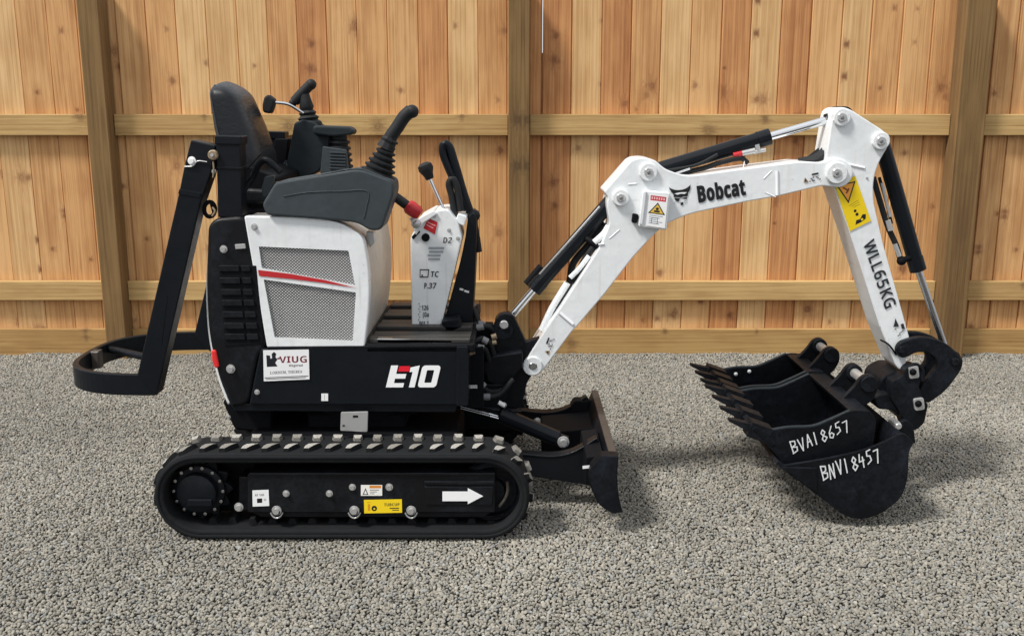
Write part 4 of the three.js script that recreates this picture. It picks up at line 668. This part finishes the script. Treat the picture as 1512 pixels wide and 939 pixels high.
// ---------------------------------------------------------------- buckets
// side profile (pixels on the plane z = 0.36) shared by the two loose digging buckets
const BZ0 = 0.385;
const profXY = outline([[1119, 640], [1158, 685], [1200, 719], [1236, 737], [1262, 737], [1281, 722], [1290, 690], [1291, 655], [1294, 622], [1285, 607], [1256, 607]], BZ0);
function smooth(pts, n = 40) { return new THREE.SplineCurve(pts).getPoints(n); }
function shellGeo(curve, z0, z1, th) {                      // sheet of thickness th following the curve, from z0 to z1
  const inn = curve.map((p, i) => { const a = curve[Math.max(0, i - 1)], b = curve[Math.min(curve.length - 1, i + 1)], t = b.clone().sub(a).normalize(); return V2(p.x - t.y * th, p.y + t.x * th); });
  return solid(null, z0, z1, { pts: [...curve, ...inn.reverse()], b: 0.0015, seg: 1 });
}
function lugPlate(z0, z1) { return solid([[1262, 612], [1284, 590, 6], [1296, 574, 12], [1309, 570, 12], [1321, 579, 12], [1322, 594, 12], [1312, 612, 10], [1296, 622]], BZ0 - 0.02, BZ0, { r: 0.01, b: 0.003 }).translate(0, 0, z1 - BZ0); }
function tooth(x, y, z) {                                   // pointed tooth with its adapter, tip towards the lip's front
  const L = 0.095, g = new THREE.BoxGeometry(1, 1, 1), p = g.attributes.position, d = V2(-0.93, 0.34), n = V2(0.34, 0.93);
  for (let i = 0; i < p.count; i++) { const t = p.getX(i) + 0.5, h = (0.04 * (1 - t) + 0.008 * t) * p.getY(i), w = (0.05 * (1 - t) + 0.026 * t) * p.getZ(i), l = -0.03 + t * (L + 0.03); p.setXYZ(i, d.x * l + n.x * h, d.y * l + n.y * h, w); }
  const h = new THREE.BoxGeometry(0.075, 0.052, 0.064); h.rotateZ(Math.atan2(-0.34, 0.93)); h.translate(0.012, -0.006, 0);
  const m = mergeGeometries([g, h].map((q) => { const r = q.toNonIndexed(); r.computeVertexNormals(); return r; })); m.translate(x, y, z); return m;
}
function diggingBucket(label, z0, z1, nTeeth, paint) {
  const lip = profXY[0], c = smooth(profXY.slice(0, 10));
  BASE = V(profXY[3].x, Math.min(...c.map((p) => p.y)), (z0 + z1) / 2);
  const t = thing('digging_bucket', label, 'bucket', BASE, 'digging buckets nested in the big bucket');
  part('shell', shellGeo(c, z0, z1, 0.008), M.cast, t);
  const top = [V2(profXY[10].x, profXY[10].y), ...outline([[1226, 620.5], [1200, 630], [1162, 632]], BZ0)];
  const plate = [...c, ...smooth([profXY[9], ...top, profXY[0]], 24).slice(1, -1)];
  for (const [a, b] of [[z0 - 0.001, z0 + 0.011], [z1 - 0.011, z1 + 0.001]]) {
    const s = part('side_plate', solid(null, a, b, { pts: plate, b: 0.002 }), M.cast, t);
    part('rim_bar', tube(smooth([profXY[10], ...top.slice(1), profXY[0]], 16).map((p) => V(p.x, p.y, (a + b) / 2)), 0.006, 24, 6), M.slate, s);  // lighter slate tone puts the edge highlight along the plate rim
  }
  part('cutting_edge', [solid(null, z0 - 0.004, z1 + 0.004, { pts: [V2(lip.x - 0.02, lip.y + 0.016), V2(lip.x + 0.05, lip.y - 0.045), V2(lip.x + 0.062, lip.y - 0.036), V2(lip.x - 0.006, lip.y + 0.024)], b: 0.002 })], M.cast, t);
  for (let i = 0; i < nTeeth; i++) part('tooth', tooth(lip.x - 0.004, lip.y + 0.008, z0 + 0.03 + (z1 - z0 - 0.06) * i / (nTeeth - 1)), M.cast, t);
  const mid = (z0 + z1) / 2;
  part('top_plate', solid(null, z0, z1, { pts: [profXY[10].clone(), profXY[9].clone(), V2(profXY[8].x, profXY[8].y), V2(profXY[8].x - 0.012, profXY[8].y - 0.004), V2(profXY[10].x + 0.004, profXY[10].y - 0.012)], b: 0.002 }), M.cast, t);
  for (const d of [-0.075, 0.075]) part('hanger_lug', [lugPlate(0, mid + d + 0.012), ...[0]].filter(Boolean), M.cast, t);
  const lc = U(1307, 585, BZ0);
  part('hanger_pin', lathe(V(lc.x, lc.y, mid - 0.064), V(lc.x, lc.y, mid + 0.064), [[0, 0], [0, 0.017], [1, 0.017], [1, 0]]), M.zinc, t);
  for (const d of [-1, 1]) part('lug_boss', lathe(V(lc.x, lc.y, mid + d * 0.075 - 0.02), V(lc.x, lc.y, mid + d * 0.075 + 0.02), [[0, 0], [0, 0.027], [0.1, 0.03], [0.9, 0.03], [1, 0.027], [1, 0]]), M.cast, t);
  if (paint) paint(t, z0, z1);
  return t;
}
// brush-painted characters as strokes
const GLYPH = {
  B: [[[0, 0], [0.05, 1]], [[0, 0], [0.5, 0.1], [0.5, 0.4], [0.05, 0.5], [0.6, 0.6], [0.6, 0.9], [0.05, 1]]], V: [[[0, 0], [0.3, 1], [0.6, 0]]], A: [[[0, 1], [0.3, 0], [0.6, 1]], [[0.12, 0.62], [0.5, 0.62]]], N: [[[0, 1], [0.05, 0], [0.5, 1], [0.55, 0]]],
  1: [[[0.2, 0], [0.2, 1]]], 8: [[[0.3, 0.5], [0.05, 0.25], [0.3, 0], [0.55, 0.25], [0.3, 0.5], [0.02, 0.75], [0.3, 1], [0.6, 0.75], [0.3, 0.5]]], 6: [[[0.45, 0], [0.1, 0.5], [0.08, 0.9], [0.4, 1], [0.55, 0.75], [0.35, 0.55], [0.1, 0.7]]], 4: [[[0.1, 0], [0, 0.55], [0.55, 0.5]], [[0.4, 0.25], [0.4, 1]]],
  5: [[[0.55, 0], [0.12, 0.05], [0.1, 0.4], [0.45, 0.45], [0.5, 0.8], [0.05, 1]]], 7: [[[0, 0.05], [0.55, 0], [0.25, 1]]],
};
function painted(c, text, w, h) {
  c.strokeStyle = '#d9dcdc'; c.lineCap = 'round'; c.lineJoin = 'round'; c.lineWidth = h * 0.068; const step = (w - h * 0.2) / text.length, rnd1 = (i) => hash(i, 7, 3) - 0.5;
  [...text].forEach((ch, i) => { for (const st of GLYPH[ch]) { c.beginPath(); st.forEach(([x, y], k) => { const X = h * 0.12 + i * step + x * step * 1.12 + rnd1(i * 9 + k) * 4, Y = h * 0.14 + y * h * 0.68 + rnd1(i * 5 + 40) * h * 0.12; k ? c.lineTo(X, Y) : c.moveTo(X, Y); }); c.stroke(); } });
}
diggingBucket('narrow black toothed bucket without writing, nearest the fence, with two pale bolts inside', -0.40, -0.11, 3, (t) => { for (const [x, y] of [[1087, 552.5], [1107, 548.5]]) { const p = U(x, y, -0.385); part('bolt', ball(p, 0.008, 0.008, 0.005, 12), M.paintwhite, t); } });
diggingBucket('medium black toothed bucket painted BVA18657, lying inside the big bucket', -0.085, 0.385, 4, (t) => {
  decal('painted_number', [[1163, 650], [1256, 614], [1262, 638], [1170, 676]], 0.3885, t, 400, 110, (c) => painted(c, 'BVA18657', 400, 110));
  for (const x of [1151, 1178, 1186, 1194]) { const p = U(x, 641 - (x - 1151) * 0.06, 0.386); part('bolt_hole', lathe(V(p.x, p.y, 0.3855), V(p.x, p.y, 0.3875), [[0, 0], [0, 0.005], [1, 0.005], [1, 0]], 12), M.dark, t); }
});
// the big bucket hung on the hitch
{
  const z0 = -0.43, z1 = 0.43;
  BASE = V(exc.position.x, 0, 0);
  const back = outline([[1151, 688], [1206, 730], [1245, 759], [1268, 766], [1292, 762], [1315, 749], [1332, 732], [1341, 705], [1343, 670], [1350, 654]], z1);
  const c = smooth(back), bucket = sub('bucket', exc);
  part('shell', shellGeo(c, z0, z1, 0.009), M.cast, bucket);
  const top = outline([[1343, 646], [1334, 640], [1320, 645.5], [1300, 655], [1268, 666], [1215, 678]], z1);
  for (const [a, b] of [[z0 - 0.001, z0 + 0.011], [z1 - 0.011, z1 + 0.001]]) part('side_plate', solid(null, a, b, { pts: [...c, ...smooth([...top, back[0]], 24).slice(0, -1)], b: 0.002 }), M.cast, bucket);
  part('wear_plate', [solid([[1152, 690], [1207, 691], [1207, 728], [1172, 703]], z1 - 0.004, z1 + 0.006, { r: 0.002, b: 0.002 })], M.cast, bucket);
  const lip = back[0];
  part('cutting_edge', solid(null, z0 - 0.004, z1 + 0.003, { pts: [V2(lip.x - 0.012, lip.y + 0.01), V2(lip.x + 0.06, lip.y - 0.05), V2(lip.x + 0.068, lip.y - 0.038), V2(lip.x - 0.004, lip.y + 0.018)], b: 0.002 }), M.cast, bucket);
  for (const z of [-0.09, 0.115]) part('hanger_lug', solid([[1322, 655], [1326, 628, 10], [1338, 618, 10], [1350, 628, 10], [1353, 655]], z, z + 0.02, { r: 0.006, b: 0.003 }), M.cast, bucket);
  decal('painted_number', [[1208, 686], [1302, 656], [1308, 684], [1214, 716]], z1 + 0.0035, bucket, 400, 120, (c2) => painted(c2, 'BNV18457', 400, 120));
}
shadows(scene);
renderer.render(scene, camera);
